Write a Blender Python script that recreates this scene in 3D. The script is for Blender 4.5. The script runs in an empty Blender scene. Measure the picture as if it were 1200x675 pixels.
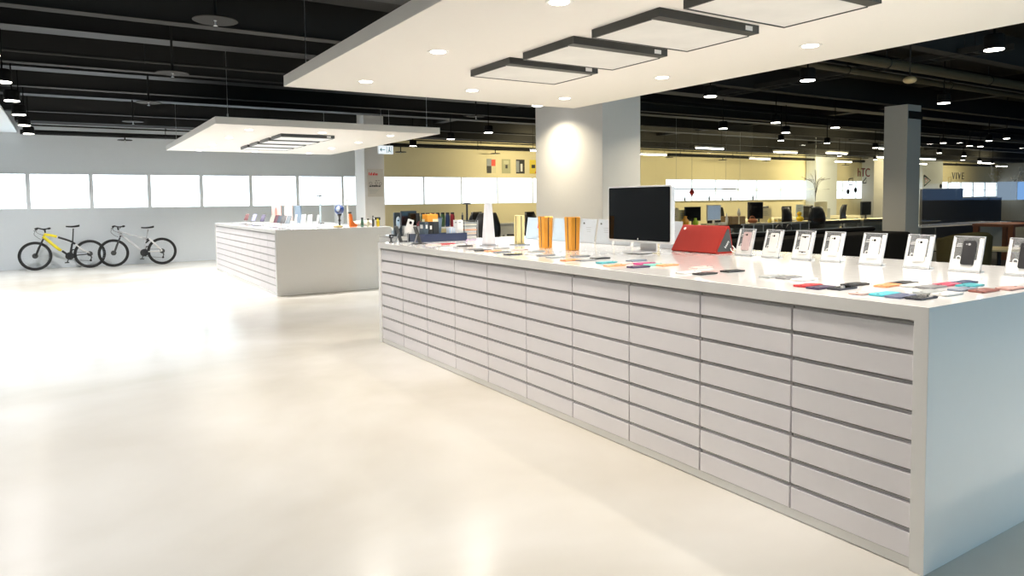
import bpy, bmesh, math, random
from mathutils import Vector, Matrix
random.seed(7)
C = bpy.context.scene.collection
sc = bpy.context.scene
PI = math.pi
V = Vector

# ------------------------------------------------------------------ materials
def mat(name, col, rough=.5, metal=0., nz=.04, scale=18., spec=.5, coat=0., bump=0., rnz=.05, trans=0., alpha=1., emit=None, es=0.):
    m = bpy.data.materials.new(name); m.use_nodes = True
    nt = m.node_tree; b = nt.nodes['Principled BSDF']
    tc = nt.nodes.new('ShaderNodeTexCoord'); n = nt.nodes.new('ShaderNodeTexNoise')
    n.inputs['Scale'].default_value = scale; n.inputs['Detail'].default_value = 3
    nt.links.new(tc.outputs['Object'], n.inputs['Vector'])
    r = nt.nodes.new('ShaderNodeMapRange')
    r.inputs['To Min'].default_value = 1-nz; r.inputs['To Max'].default_value = 1+nz
    nt.links.new(n.outputs['Fac'], r.inputs['Value'])
    mx = nt.nodes.new('ShaderNodeVectorMath'); mx.operation = 'SCALE'
    mx.inputs[0].default_value = col[:3]
    nt.links.new(r.outputs['Result'], mx.inputs['Scale'])
    nt.links.new(mx.outputs['Vector'], b.inputs['Base Color'])
    rr = nt.nodes.new('ShaderNodeMapRange')
    rr.inputs['To Min'].default_value = max(0, rough-rnz); rr.inputs['To Max'].default_value = min(1, rough+rnz)
    nt.links.new(n.outputs['Fac'], rr.inputs['Value']); nt.links.new(rr.outputs['Result'], b.inputs['Roughness'])
    b.inputs['Metallic'].default_value = metal
    b.inputs['Specular IOR Level'].default_value = spec
    b.inputs['Coat Weight'].default_value = coat
    b.inputs['Coat Roughness'].default_value = .06
    if trans: b.inputs['Transmission Weight'].default_value = trans
    if alpha < 1: b.inputs['Alpha'].default_value = alpha
    if emit: b.inputs['Emission Color'].default_value = (*emit, 1); b.inputs['Emission Strength'].default_value = es
    if bump:
        bp = nt.nodes.new('ShaderNodeBump'); bp.inputs['Strength'].default_value = bump; bp.inputs['Distance'].default_value = .01
        nt.links.new(n.outputs['Fac'], bp.inputs['Height']); nt.links.new(bp.outputs['Normal'], b.inputs['Normal'])
    return m

def glassmat(name, tint=(1, 1, 1), gloss=.9, haze=0):
    m = bpy.data.materials.new(name); m.use_nodes = True; nt = m.node_tree
    nt.nodes.clear()
    o = nt.nodes.new('ShaderNodeOutputMaterial'); mx = nt.nodes.new('ShaderNodeMixShader')
    t = nt.nodes.new('ShaderNodeBsdfTransparent'); g = nt.nodes.new('ShaderNodeBsdfGlossy')
    f = nt.nodes.new('ShaderNodeFresnel'); f.inputs['IOR'].default_value = 1.45
    t.inputs['Color'].default_value = (*tint, 1); g.inputs['Roughness'].default_value = .02
    g.inputs['Color'].default_value = (gloss, gloss, gloss, 1)
    geo = nt.nodes.new('ShaderNodeNewGeometry'); inv = nt.nodes.new('ShaderNodeMath'); inv.operation = 'SUBTRACT'; inv.inputs[0].default_value = 1
    mu = nt.nodes.new('ShaderNodeMath'); mu.operation = 'MULTIPLY'; f.inputs['IOR'].default_value = 1.45
    nt.links.new(geo.outputs['Backfacing'], inv.inputs[1]); nt.links.new(inv.outputs[0], mu.inputs[0]); nt.links.new(f.outputs[0], mu.inputs[1])
    nt.links.new(mu.outputs[0], mx.inputs[0]); nt.links.new(t.outputs[0], mx.inputs[1])
    nt.links.new(g.outputs[0], mx.inputs[2]); nt.links.new(mx.outputs[0], o.inputs['Surface'])
    if haze:
        d = nt.nodes.new('ShaderNodeBsdfDiffuse'); d.inputs['Color'].default_value = (.85, .87, .9, 1); m2 = nt.nodes.new('ShaderNodeMixShader'); m2.inputs[0].default_value = haze
        nt.links.new(mx.outputs[0], m2.inputs[1]); nt.links.new(d.outputs[0], m2.inputs[2]); nt.links.new(m2.outputs[0], o.inputs['Surface'])
    return m

def emat(name, col, s):
    m = bpy.data.materials.new(name); m.use_nodes = True; nt = m.node_tree
    nt.nodes.clear(); o = nt.nodes.new('ShaderNodeOutputMaterial'); e = nt.nodes.new('ShaderNodeEmission')
    tc = nt.nodes.new('ShaderNodeTexCoord'); n = nt.nodes.new('ShaderNodeTexNoise'); n.inputs['Scale'].default_value = .6
    r = nt.nodes.new('ShaderNodeMapRange'); r.inputs['To Min'].default_value = s*.95; r.inputs['To Max'].default_value = s*1.05
    nt.links.new(tc.outputs['Object'], n.inputs['Vector']); nt.links.new(n.outputs['Fac'], r.inputs['Value'])
    nt.links.new(r.outputs['Result'], e.inputs['Strength'])
    e.inputs['Color'].default_value = (*col, 1); nt.links.new(e.outputs[0], o.inputs['Surface'])
    return m

def floor_mat():
    m = mat('polished_concrete', (.80, .75, .665), .2, nz=.0, spec=.5)
    nt = m.node_tree; b = nt.nodes['Principled BSDF']
    for l in list(b.inputs['Base Color'].links)+list(b.inputs['Roughness'].links): nt.links.remove(l)
    tc = nt.nodes.new('ShaderNodeTexCoord')
    def noise(s, d, dist=0):
        n = nt.nodes.new('ShaderNodeTexNoise'); n.inputs['Scale'].default_value = s; n.inputs['Detail'].default_value = d
        n.inputs['Distortion'].default_value = dist; nt.links.new(tc.outputs['Object'], n.inputs['Vector']); return n
    a = noise(.35, 5, .5); c = noise(1.1, 4, .3); d = noise(9, 4)
    mp = nt.nodes.new('ShaderNodeMix'); mp.data_type = 'RGBA'
    cr = nt.nodes.new('ShaderNodeValToRGB')
    cr.color_ramp.elements[0].position = .3; cr.color_ramp.elements[0].color = (.58, .54, .46, 1)
    cr.color_ramp.elements[1].position = .68; cr.color_ramp.elements[1].color = (.82, .81, .78, 1)
    nt.links.new(a.outputs['Fac'], cr.inputs['Fac'])
    cr2 = nt.nodes.new('ShaderNodeValToRGB')
    cr2.color_ramp.elements[0].position = .25; cr2.color_ramp.elements[0].color = (.90, .89, .87, 1)
    cr2.color_ramp.elements[1].position = .75; cr2.color_ramp.elements[1].color = (1, 1, 1, 1)
    nt.links.new(c.outputs['Fac'], cr2.inputs['Fac'])
    mp.blend_type = 'MULTIPLY'; mp.inputs['Factor'].default_value = 1
    nt.links.new(cr.outputs[0], mp.inputs['A']); nt.links.new(cr2.outputs[0], mp.inputs['B'])
    nt.links.new(mp.outputs['Result'], b.inputs['Base Color'])
    rr = nt.nodes.new('ShaderNodeMapRange'); rr.inputs['To Min'].default_value = .18; rr.inputs['To Max'].default_value = .265
    nt.links.new(c.outputs['Fac'], rr.inputs['Value']); nt.links.new(rr.outputs[0], b.inputs['Roughness'])
    bp = nt.nodes.new('ShaderNodeBump'); bp.inputs['Strength'].default_value = .03; bp.inputs['Distance'].default_value = .01
    nt.links.new(d.outputs['Fac'], bp.inputs['Height']); nt.links.new(bp.outputs['Normal'], b.inputs['Normal'])
    return m

M = {}
M['floor'] = floor_mat()
M['wall'] = mat('wall_paint_white', (.77, .82, .86), .75, nz=.015)
M['wallwarmlight'] = mat('wall_paint_warm_light_tint', (.84, .76, .50), .75, nz=.015)  # yellow cast of the warm office lamps painted into the wall colour
M['colpaint'] = mat('column_paint', (.74, .74, .73), .7, nz=.015)
M['coldark'] = mat('column_paint_grey', (.52, .51, .48), .7, nz=.02)
M['canopy'] = mat('canopy_paint', (.90, .87, .82), .7, nz=.01)
M['black'] = mat('black_paint_ceiling', (.004, .004, .004), .85, nz=.3, scale=1.2)
M['beam'] = mat('dark_grey_steel', (.013, .013, .0125), .8, nz=.15, scale=3)
M['olive'] = mat('olive_painted_pipe', (.06, .05, .028), .55, nz=.15, scale=3)
M['duct'] = mat('dark_duct_sheet', (.007, .0075, .009), .6, nz=.25, scale=2)
M['laminate'] = mat('white_gloss_laminate', (.80, .79, .77), .16, nz=.01, coat=.3)
M['worktop'] = mat('white_gloss_worktop', (.89, .88, .86), .1, nz=.01, coat=.4)
M['drawer'] = mat('white_drawer_front', (.88, .85, .875), .36, nz=.015)
M['carcass'] = mat('grey_white_carcass', (.56, .54, .53), .6)
M['win'] = emat('frosted_window_daylight', (.80, .92, 1.0), 4.0)
M['winmid'] = emat('middle_window_daylight', (.84, .94, 1.0), 1.7)
M['winoffice'] = emat('office_window_daylight', (.86, .95, 1.0), 1.8)
M['winblue'] = emat('blue_window_daylight', (.22, .42, .8), .75)
M['winadded'] = emat('added_front_cool_glow', (.42, .76, 1.0), 2.7)  # added cool glow behind the camera, turns the near counter end blue
M['mullion'] = mat('window_mullion', (.86, .90, .93), .5)
M['lens'] = emat('downlight_lens', (1, .95, .85), 12)
M['lampblack'] = mat('lamp_black_metal', (.004, .004, .004), .8, spec=.15)
M['lamptrim'] = mat('lamp_white_trim', (.85, .84, .8), .4)
M['diffuser'] = mat('white_diffuser', (.76, .75, .72), .5, nz=.14, scale=3.5, emit=(1, .96, .9), es=.02)
M['fixblack'] = mat('fixture_black_sheet', (.025, .027, .025), .45)
M['label'] = mat('white_sticker', (.8, .8, .8), .5)
M['glass'] = glassmat('clear_glass', (.96, .97, .96))
M['acrylic'] = glassmat('clear_acrylic', (.93, .94, .95), haze=.13)
M['acredge'] = mat('polished_acrylic_edge', (.9, .92, .95), .25, trans=.3)
M['rubber'] = mat('black_rubber', (.015, .015, .015), .7)
M['rubber2'] = mat('dark_grey_rubber', (.05, .055, .06), .7)
M['steel'] = mat('brushed_steel', (.55, .56, .58), .3, .9)
M['alu'] = mat('silver_aluminium', (.66, .67, .69), .42, .25)
M['yellow'] = mat('yellow_frame_paint', (.85, .72, .03), .3)
M['white'] = mat('white_plastic', (.85, .85, .84), .4)
M['blackp'] = mat('black_plastic', (.015, .016, .018), .35)
M['blacks'] = mat('black_satin', (.02, .021, .023), .5)
M['screen'] = mat('black_screen_glass', (.004, .0045, .005), .05, nz=.2, spec=.3)
M['fabricblack'] = mat('black_fabric', (.008, .008, .008), .95, spec=.1)
M['leather'] = mat('black_leather', (.014, .014, .015), .38)
M['red'] = mat('red_speaker_cloth', (.34, .012, .004), .75, nz=.12, scale=300)
M['grille'] = mat('dark_grey_grille', (.06, .065, .065), .6)
M['orange'] = mat('orange_anodised', (.85, .38, .05), .25, .35)
M['gold'] = mat('gold_anodised', (.85, .72, .34), .35, .1)
M['carpet'] = mat('dark_grey_carpet', (.05, .052, .05), .95, nz=.25, scale=40)
M['desk'] = mat('pale_yellow_desktop', (.72, .62, .36), .4)
M['wood'] = mat('red_brown_wood', (.20, .065, .025), .4, nz=.2)
M['cardboard'] = mat('brown_cardboard', (.30, .20, .10), .8)
M['boardcream'] = mat('cream_board', (.80, .74, .52), .6)
M['greyboard'] = mat('grey_board', (.33, .36, .38), .6)
M['silver'] = M['alu']
M['bluegrey'] = mat('blue_grey_plastic', (.16, .23, .32), .4)
M['navy'] = mat('navy_plastic', (.015, .025, .07), .4)
M['duck'] = mat('bright_yellow_plush', (.9, .65, .03), .8)
M['green'] = mat('lime_green_plastic', (.45, .7, .05), .4)
M['orangep'] = mat('orange_plastic', (.9, .18, .01), .45)
M['carton'] = mat('orange_carton', (.80, .33, .03), .6)
M['paleblue'] = mat('pale_blue_paper', (.55, .68, .85), .6)
M['redtext'] = mat('red_print', (.65, .02, .02), .5)
M['blacktext'] = mat('black_print', (.02, .02, .02), .5)
M['wine'] = mat('wine_red_sign_letter', (.4, .03, .04), .5)
M['tealsign'] = mat('teal_sign_print', (.0, .35, .5), .5)
M['sign'] = emat('exit_sign_lit_face', (.9, .97, 1.0), .72)
M['poster'] = mat('grey_poster_paper', (.60, .58, .54), .6)
M['mirrorblue'] = mat('navy_gloss_helmet', (.02, .045, .15), .12)
M['olivechair'] = mat('olive_fabric', (.07, .06, .02), .9)
M['monlit'] = mat('grey_blue_monitor_picture', (.25, .33, .42), .3, emit=(.35, .45, .6), es=.35)
def cm(name, c, r=.35, metal=0.): 
    k = 'c_'+name
    if k not in M: M[k] = mat(name, c, r, metal)
    return M[k]

# ------------------------------------------------------------------ mesh helpers
def B(): return bmesh.new()
def box(bm, x0, x1, y0, y1, z0, z1):
    vs = [bm.verts.new((x, y, z)) for x in (x0, x1) for y in (y0, y1) for z in (z0, z1)]
    for f in ((0, 1, 3, 2), (4, 6, 7, 5), (0, 4, 5, 1), (2, 3, 7, 6), (0, 2, 6, 4), (1, 5, 7, 3)):
        bm.faces.new([vs[i] for i in f])
    return vs
def rbox(bm, x0, x1, y0, y1, z0, z1, r=.01, ax=2, seg=4):
    """box with rounded corners in the plane perpendicular to axis ax"""
    lo = [x0, y0, z0]; hi = [x1, y1, z1]; a, b = [i for i in range(3) if i != ax]
    pts = []
    for cx, cy, s in ((hi[a]-r, hi[b]-r, 0), (lo[a]+r, hi[b]-r, 1), (lo[a]+r, lo[b]+r, 2), (hi[a]-r, lo[b]+r, 3)):
        for k in range(seg+1):
            t = (s+k/seg)*PI/2; pts.append((cx+r*math.cos(t), cy+r*math.sin(t)))
    prism(bm, pts, ax, lo[ax], hi[ax])
def prism(bm, pts, ax, h0, h1):
    a, b = [i for i in range(3) if i != ax]
    def mk(p, h):
        q = [0, 0, 0]; q[a], q[b] = p; q[ax] = h; return bm.verts.new(q)
    lo = [mk(p, h0) for p in pts]; hi = [mk(p, h1) for p in pts]
    bm.faces.new(lo); bm.faces.new(hi); n = len(pts)
    for i in range(n): bm.faces.new((lo[i], lo[(i+1) % n], hi[(i+1) % n], hi[i]))
def ring(bm, c, d, r, seg, up=None):
    d = d.normalized(); u = d.orthogonal().normalized() if up is None else up
    w = d.cross(u).normalized(); u = w.cross(d)
    return [bm.verts.new(c+u*r*math.cos(2*PI*k/seg)+w*r*math.sin(2*PI*k/seg)) for k in range(seg)]
def cyl(bm, p, q, r0, r1=None, seg=12, caps=True):
    p, q = V(p), V(q); r1 = r0 if r1 is None else r1
    d = q-p; a = ring(bm, p, d, r0, seg); b = ring(bm, q, d, r1, seg)
    for i in range(seg): bm.faces.new((a[i], a[(i+1) % seg], b[(i+1) % seg], b[i]))
    if caps: bm.faces.new(a); bm.faces.new(b)
def tube(bm, pts, r, seg=8):
    pts = [V(p) for p in pts]; rs = r if isinstance(r, (list, tuple)) else [r]*len(pts)
    prev = None; u = None
    for i, p in enumerate(pts):
        d = (pts[min(i+1, len(pts)-1)]-pts[max(i-1, 0)]).normalized()
        if u is None: u = d.orthogonal().normalized()
        w = d.cross(u).normalized(); u = w.cross(d)
        cur = [bm.verts.new(p+u*rs[i]*math.cos(2*PI*k/seg)+w*rs[i]*math.sin(2*PI*k/seg)) for k in range(seg)]
        if prev:
            for k in range(seg): bm.faces.new((prev[k], prev[(k+1) % seg], cur[(k+1) % seg], cur[k]))
        else: bm.faces.new(cur)
        prev = cur
    bm.faces.new(prev)
def smoothpath(pts, n=6):
    pts = [V(p) for p in pts]; out = []
    for i in range(len(pts)-1):
        p0 = pts[max(i-1, 0)]; p1 = pts[i]; p2 = pts[i+1]; p3 = pts[min(i+2, len(pts)-1)]
        for k in range(n):
            t = k/n
            out.append(.5*((2*p1)+(p2-p0)*t+(2*p0-5*p1+4*p2-p3)*t*t+(3*p1-p0-3*p2+p3)*t**3))
    out.append(pts[-1]); return out
def lathe(bm, prof, seg=24, c=(0, 0, 0)):
    c = V(c); prev = None
    for r, z in prof:
        cur = [bm.verts.new(c+V((r*math.cos(2*PI*k/seg), r*math.sin(2*PI*k/seg), z))) for k in range(seg)] if r > 1e-6 else [bm.verts.new(c+V((0, 0, z)))]
        if prev:
            if len(prev) == 1 and len(cur) > 1:
                for k in range(seg): bm.faces.new((prev[0], cur[k], cur[(k+1) % seg]))
            elif len(cur) == 1 and len(prev) > 1:
                for k in range(seg): bm.faces.new((cur[0], prev[k], prev[(k+1) % seg]))
            elif len(cur) > 1:
                for k in range(seg): bm.faces.new((prev[k], prev[(k+1) % seg], cur[(k+1) % seg], cur[k]))
        elif len(cur) > 1: bm.faces.new(cur)
        prev = cur
    if len(prev) > 1: bm.faces.new(prev)
def torus(bm, c, ax, R, r, n=48, m=10, sy=1.):
    """torus about axis ax (1 = y)"""
    g = []
    for i in range(n):
        t = 2*PI*i/n; row = []
        for j in range(m):
            s = 2*PI*j/m; rr = R+r*math.cos(s); h = r*sy*math.sin(s)
            if ax == 1: p = (rr*math.cos(t), h, rr*math.sin(t))
            elif ax == 2: p = (rr*math.cos(t), rr*math.sin(t), h)
            else: p = (h, rr*math.cos(t), rr*math.sin(t))
            row.append(bm.verts.new(V(c)+V(p)))
        g.append(row)
    for i in range(n):
        for j in range(m):
            bm.faces.new((g[i][j], g[(i+1) % n][j], g[(i+1) % n][(j+1) % m], g[i][(j+1) % m]))
def ball(bm, c, r, s=(1, 1, 1), seg=16):
    mtx = Matrix.Translation(V(c)) @ Matrix.Diagonal((s[0], s[1], s[2], 1))
    bmesh.ops.create_uvsphere(bm, u_segments=seg, v_segments=seg//2, radius=r, matrix=mtx)
def xf(bm, mtx): bmesh.ops.transform(bm, matrix=mtx, verts=bm.verts)

def obj(name, bm, m, parent=None, smooth=False, bev=0., loc=None, rot=None):
    bmesh.ops.recalc_face_normals(bm, faces=bm.faces)
    me = bpy.data.meshes.new(name); bm.to_mesh(me); bm.free()
    if smooth:
        for p in me.polygons: p.use_smooth = True
    me.materials.append(m)
    o = bpy.data.objects.new(name, me); C.objects.link(o)
    if parent: o.parent = parent
    if loc: o.location = loc
    if rot: o.rotation_euler = rot
    if bev:
        md = o.modifiers.new('bevel', 'BEVEL'); md.width = bev; md.segments = 2; md.limit_method = 'ANGLE'
    return o
def tag(o, label, cat, group=None):
    o['label'] = label; o['category'] = cat
    if group: o['group'] = group
    return o
def thing(name, label, cat, loc=(0, 0, 0), rz=0., group=None, rx=0.):
    o = bpy.data.objects.new(name, None); o.empty_display_size = .05; C.objects.link(o)
    o.location = loc; o.rotation_euler = (rx, 0, rz)
    return tag(o, label, cat, group)
def struct(name, bm, m, parent=None, bev=0., smooth=False):
    o = obj(name, bm, m, parent, bev=bev, smooth=smooth)
    if not parent: o['kind'] = 'structure'
    return o
def copy_tree(o, parent=None):
    c = o.copy(); C.objects.link(c); c.parent = parent
    for ch in list(o.children): copy_tree(ch, c)
    return c
def dup(root, loc, label, rz=None, group=None):
    c = copy_tree(root); c.location = loc
    if rz is not None: c.rotation_euler.z = rz
    c['label'] = label
    if group: c['group'] = group
    return c
def textobj(name, body, size, m, parent, loc, rot, ext=.002, spacing=1.):
    cu = bpy.data.curves.new(name, 'FONT'); cu.body = body; cu.size = size; cu.extrude = ext
    cu.align_x = 'CENTER'; cu.align_y = 'CENTER'; cu.space_character = spacing
    t = bpy.data.objects.new(name, cu); C.objects.link(t)
    dg = bpy.context.evaluated_depsgraph_get()
    me = bpy.data.meshes.new_from_object(t.evaluated_get(dg)); bpy.data.objects.remove(t)
    me.materials.clear(); me.materials.append(m)
    o = bpy.data.objects.new(name, me); C.objects.link(o); o.parent = parent; o.location = loc; o.rotation_euler = rot
    return o
def lamp(loc, power, size, col, parent=None, spread=135, rot=(0, 0, 0), shape='DISK', sy=None):
    l = bpy.data.lights.new('lamp_light', 'AREA'); l.shape = shape; l.size = size
    if sy: l.size_y = sy
    l.energy = power; l.color = col; l.spread = math.radians(spread)
    o = bpy.data.objects.new('lamp_light', l); C.objects.link(o); o.location = loc; o.rotation_euler = rot
    if parent: o.parent = parent
    return o

# ------------------------------------------------------------------ room
XL, XR, YF, YB, ZC = -6.0, 47.0, -5.0, 20.15, 4.2
WB, WT = 1.408, 2.268
bm = B(); box(bm, XL, XR, YF, YB, -.1, 0); struct('floor', bm, M['floor'])
bm = B(); box(bm, 12.95, 46.9, 1.2, 9.85, .001, .008); struct('floor_lounge', bm, M['carpet'])
bm = B(); box(bm, 7.9, 46.9, 9.95, 20.1, .001, .008); struct('floor_office', bm, M['carpet'])
bm = B(); box(bm, XL, XR, YF, YB, ZC, ZC+.1); struct('ceiling', bm, M['black'])
bm = B(); box(bm, XL, 8.17, YB, YB+.15, 0, WB); box(bm, XL, 8.17, YB, YB+.15, WT, ZC); struct('wall_back', bm, M['wall'])
bm = B(); box(bm, 8.17, XR, YB, YB+.15, 0, WB); box(bm, 8.17, XR, YB, YB+.15, WT, ZC); struct('wall_back_office', bm, M['wallwarmlight'])
bm = B(); box(bm, XL-.15, XL, YF, YB, 0, ZC); struct('wall_left', bm, M['wall'])
bm = B(); box(bm, XR, XR+.15, YF, YB, 0, 1.2); box(bm, XR, XR+.15, YF, YB, 2.3, ZC); struct('wall_right', bm, M['coldark'])
bm = B(); box(bm, XL, XR, YF-.15, YF, 0, .9); box(bm, XL, XR, YF-.15, YF, 3.0, ZC)
box(bm, XL, 3.0, YF-.15, YF, .9, 3.0); box(bm, 13.0, XR, YF-.15, YF, .9, 3.0); struct('wall_front', bm, M['wall'])
bm = B(); box(bm, XL, 2.8, YB-.012, YB, 0, .07); struct('baseboard_back', bm, M['wall'])

winn = [0]
def window(x0, x1, y, z0, z1, m, rail=False, axis='x', wf=.045):
    winn[0] += 1
    n = 'window_%d' % winn[0]
    bm = B(); w = wf
    def bb(a0, a1, z_0, z_1, d0, d1):
        if axis == 'x': box(bm, a0, a1, y+d0, y+d1, z_0, z_1)
        else: box(bm, y+d0, y+d1, a0, a1, z_0, z_1)
    bb(x0, x0+w, z0, z1, -.01, .06); bb(x1-w, x1, z0, z1, -.01, .06)
    bb(x0+w, x1-w, z0, z0+w*.6, -.01, .06); bb(x0+w, x1-w, z1-w*.6, z1, -.01, .06)
    if rail: bb(x0+w, x1-w, 1.80, 1.825, 0, .04)
    f = struct(n, bm, M['mullion'])
    bm = B()
    if axis == 'x': box(bm, x0+w*.5, x1-w*.5, y+.06, y+.08, z0, z1)
    else: box(bm, y+.06, y+.08, x0+w*.5, x1-w*.5, z0, z1)
    obj('window_pane', bm, m, f)
xs = [-6.0, -4.5, -3.25, -1.98, -.72, .56, 1.83, 3.06, 4.31, 5.58, 6.9]
for a, b in zip(xs, xs[1:]): window(a, b, YB, WB, WT, M['win'])
xs = [6.9, 8.17, 9.5, 10.83, 12.19, 13.6, 15.0, 16.4, 18.0]
for a, b in zip(xs, xs[1:]): window(a, b, YB, WB, WT, M['winmid'], wf=.02)
xs = [18.0, 19.55, 21.33, 22.72, 24.08, 25.28, 26.9, 28.6, 30.3, 31.5, 32.6, 33.4, 34.95, 36.5, 38.1, 39.7, 41.3]
for a, b in zip(xs, xs[1:]): window(a, b, YB, WB, WT, M['winoffice'], True, wf=.02)
xs = [41.3, 42.7, 44.1, 45.5, 47.0]
for a, b in zip(xs, xs[1:]): window(a, b, YB, WB, WT, M['winoffice'], True)
for k in range(6): window(-4.85+4*k, -4.85+4*k+4, XR, 1.2, 2.3, M['winblue'], False, 'y')
for k in range(5): window(3+2*k, 5+2*k, YF-.09, .9, 3.0, M['winadded'])  # unseen glowing panes, added to light the counter end coolly

# columns
def column(x0, x1, y0, y1, m, z1=ZC, n='column'):
    bm = B(); box(bm, x0, x1, y0, y1, 0, z1); return struct(n, bm, m, bev=.008)
column(6.9, 7.67, 8.33, 10.12, M['colpaint'])
column(6.65, 7.2, 17.7, 18.4, M['colpaint'])
column(14.0, 14.49, 7.61, 8.08, M['coldark'], 3.3)
bm = B(); box(bm, 14.02, 14.51, 7.59, 7.609, 3.02, 3.17); struct('column_trim', bm, M['black'])
column(18.2, 19.5, 19.75, 20.1, M['wallwarmlight'])
column(28.6, 30.2, 19.6, 20.1, M['wall'])
column(32.5, 33.4, 19.2, 19.8, M['coldark'])
column(37.6, 39.6, 19.6, 20.1, M['wall'])

# ceiling services
def beam(y, w, z0, z1, x0=XL, x1=XR, m=None, n='beam'):
    bm = B(); box(bm, x0, x1, y, y+w, z0, z1)
    # bottom flange lip
    box(bm, x0, x1, y-.03, y+w+.03, z0-.015, z0)
    return struct(n, bm, m or M['beam'])
for y in (2.0, 5.2, 8.7, 12.1, 14.45, 18.2): beam(y, .12, 3.52, 3.95)
for y in (3.6, 6.9, 10.3, 13.3, 16.4): beam(y, .3, 3.65, 3.9, m=M['duct'], n='duct_beam')
bm = B(); box(bm, -.85, XR, 18.75, 19.35, 3.36, ZC); struct('duct_beam', bm, M['black'])
for x in (-5.5, 8.9, 17.5, 26, 35):
    bm = B(); box(bm, x, x+.25, YF, 18.7, 3.7, 4.1); struct('cross_beam', bm, M['duct'])
def pipe(name, label, p, q, r, m, hang=True):
    t = thing(name, label, 'pipe', (0, 0, 0))
    bm = B(); cyl(bm, p, q, r, seg=14); obj('pipe_run', bm, m, t, smooth=False)
    if hang:
        bm = B(); p, q = V(p), V(q); L = (q-p).length
        for k in range(1, int(L/3)+1):
            c = p.lerp(q, k*3/L); cyl(bm, c, (c.x, c.y, ZC), .008, seg=6)
            torus(bm, c, 0, r*1.12, .008, 16, 6)
        obj('hanger', bm, M['duct'], t)
    return t
pipe('ceiling_pipe', 'thick black pipe running along the back wall above the windows', (-.8, 19.7, 3.19), (46.5, 19.7, 3.19), .055, M['black'])
pipe('ceiling_pipe', 'thin black pipe above the thick pipe on the back wall', (-.8, 19.5, 3.33), (46.5, 19.5, 3.33), .018, M['black'])
pipe('ceiling_pipe', 'olive pipe under the dark ceiling at right, nearer of the pair', (7.0, 5.75, 3.4), (30, 5.75, 3.4), .07, M['olive'])
pipe('ceiling_pipe', 'olive pipe under the dark ceiling at right, farther of the pair', (7.0, 6.35, 3.4), (30, 6.35, 3.4), .05, M['olive'])
pipe('ceiling_pipe', 'thin dark pipe crossing beneath the left ceiling beams', (-5, 10.9, 3.45), (6.2, 10.9, 3.45), .022, M['beam'])
t = thing('cable_tray', 'dark cable tray crossing above the olive pipes at right', 'cable tray', (10.8, 4.6, 3.5))
bm = B(); box(bm, 0, .03, 0, 5, 0, .08); box(bm, .3, .33, 0, 5, 0, .08); obj('side_rail', bm, M['beam'], t)
for k in range(17):
    bm = B(); box(bm, .03, .3, .1+k*.3, .13+k*.3, .01, .03); obj('rung', bm, M['beam'], t)
bm = B()
for y in (.5, 4.5):
    for x in (.015, .315): cyl(bm, (x, y, .08), (x, y, .7), .006, seg=6)
obj('hanger', bm, M['beam'], t)
# soffit box at upper left
bm = B(); box(bm, -1.22, -.87, -4.9, 20.12, 3.2, 3.24); box(bm, -1.22, -1.18, -4.9, 20.12, 3.24, ZC); struct('trim_1', bm, M['wall'])

# sprinkler pans
def sprinkler(loc, d, z_top, label):
    t = thing('sprinkler_head', label, 'sprinkler', loc, group='sprinkler heads with round plates')
    bm = B(); lathe(bm, [(0, .012), (d*.46, .012), (d*.5, 0), (d*.48, -.004), (0, .004)], 28); obj('collector_plate', bm, M['beam'], t)
    bm = B(); cyl(bm, (0, 0, .01), (0, 0, z_top-loc[2]), .016, seg=8); obj('drop_pipe', bm, M['beam'], t)
    bm = B(); lathe(bm, [(0, -.05), (.02, -.048), (.006, -.042), (.008, -.01), (.015, .0), (0, .0)], 12); obj('nozzle', bm, M['steel'], t)
    return t
NUM = ['nearest', 'second', 'third', 'fourth', 'fifth', 'sixth', 'seventh', 'eighth', 'ninth', 'tenth']
for k, y in enumerate((7.1, 10.2, 13.3, 16.5)):
    sprinkler((1.25, y, 3.2), .4, ZC, '%s round dark sprinkler plate in the row above the open floor' % NUM[k])
for k, (x, y) in enumerate(((4.3, 9.0), (7.3, 12.9), (4.35, 18.0))):
    sprinkler((x, y, 3.25), .36, ZC, ['dark sprinkler plate between the two white ceiling panels', 'dark sprinkler plate beyond the big white column', 'dark sprinkler plate behind the far ceiling panel'][k])
for k, (x, z) in enumerate(((1.3, 3.07), (8.55, 2.98), (11.85, 3.02), (19.6, 3.08), (22.6, 3.05), (25.3, 3.05), (31.0, 2.98), (34.3, 2.98))):
    sprinkler((x, 19.7, z), .34, 3.19, 'black sprinkler plate under the back wall pipe, %s' % ['above the bicycles', 'beside the exit sign', 'above the wall posters', 'by the cream yellow pier', 'above the second office window', 'above the pale blue window', 'near the pale pier', 'beside the grey column'][k])

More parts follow.
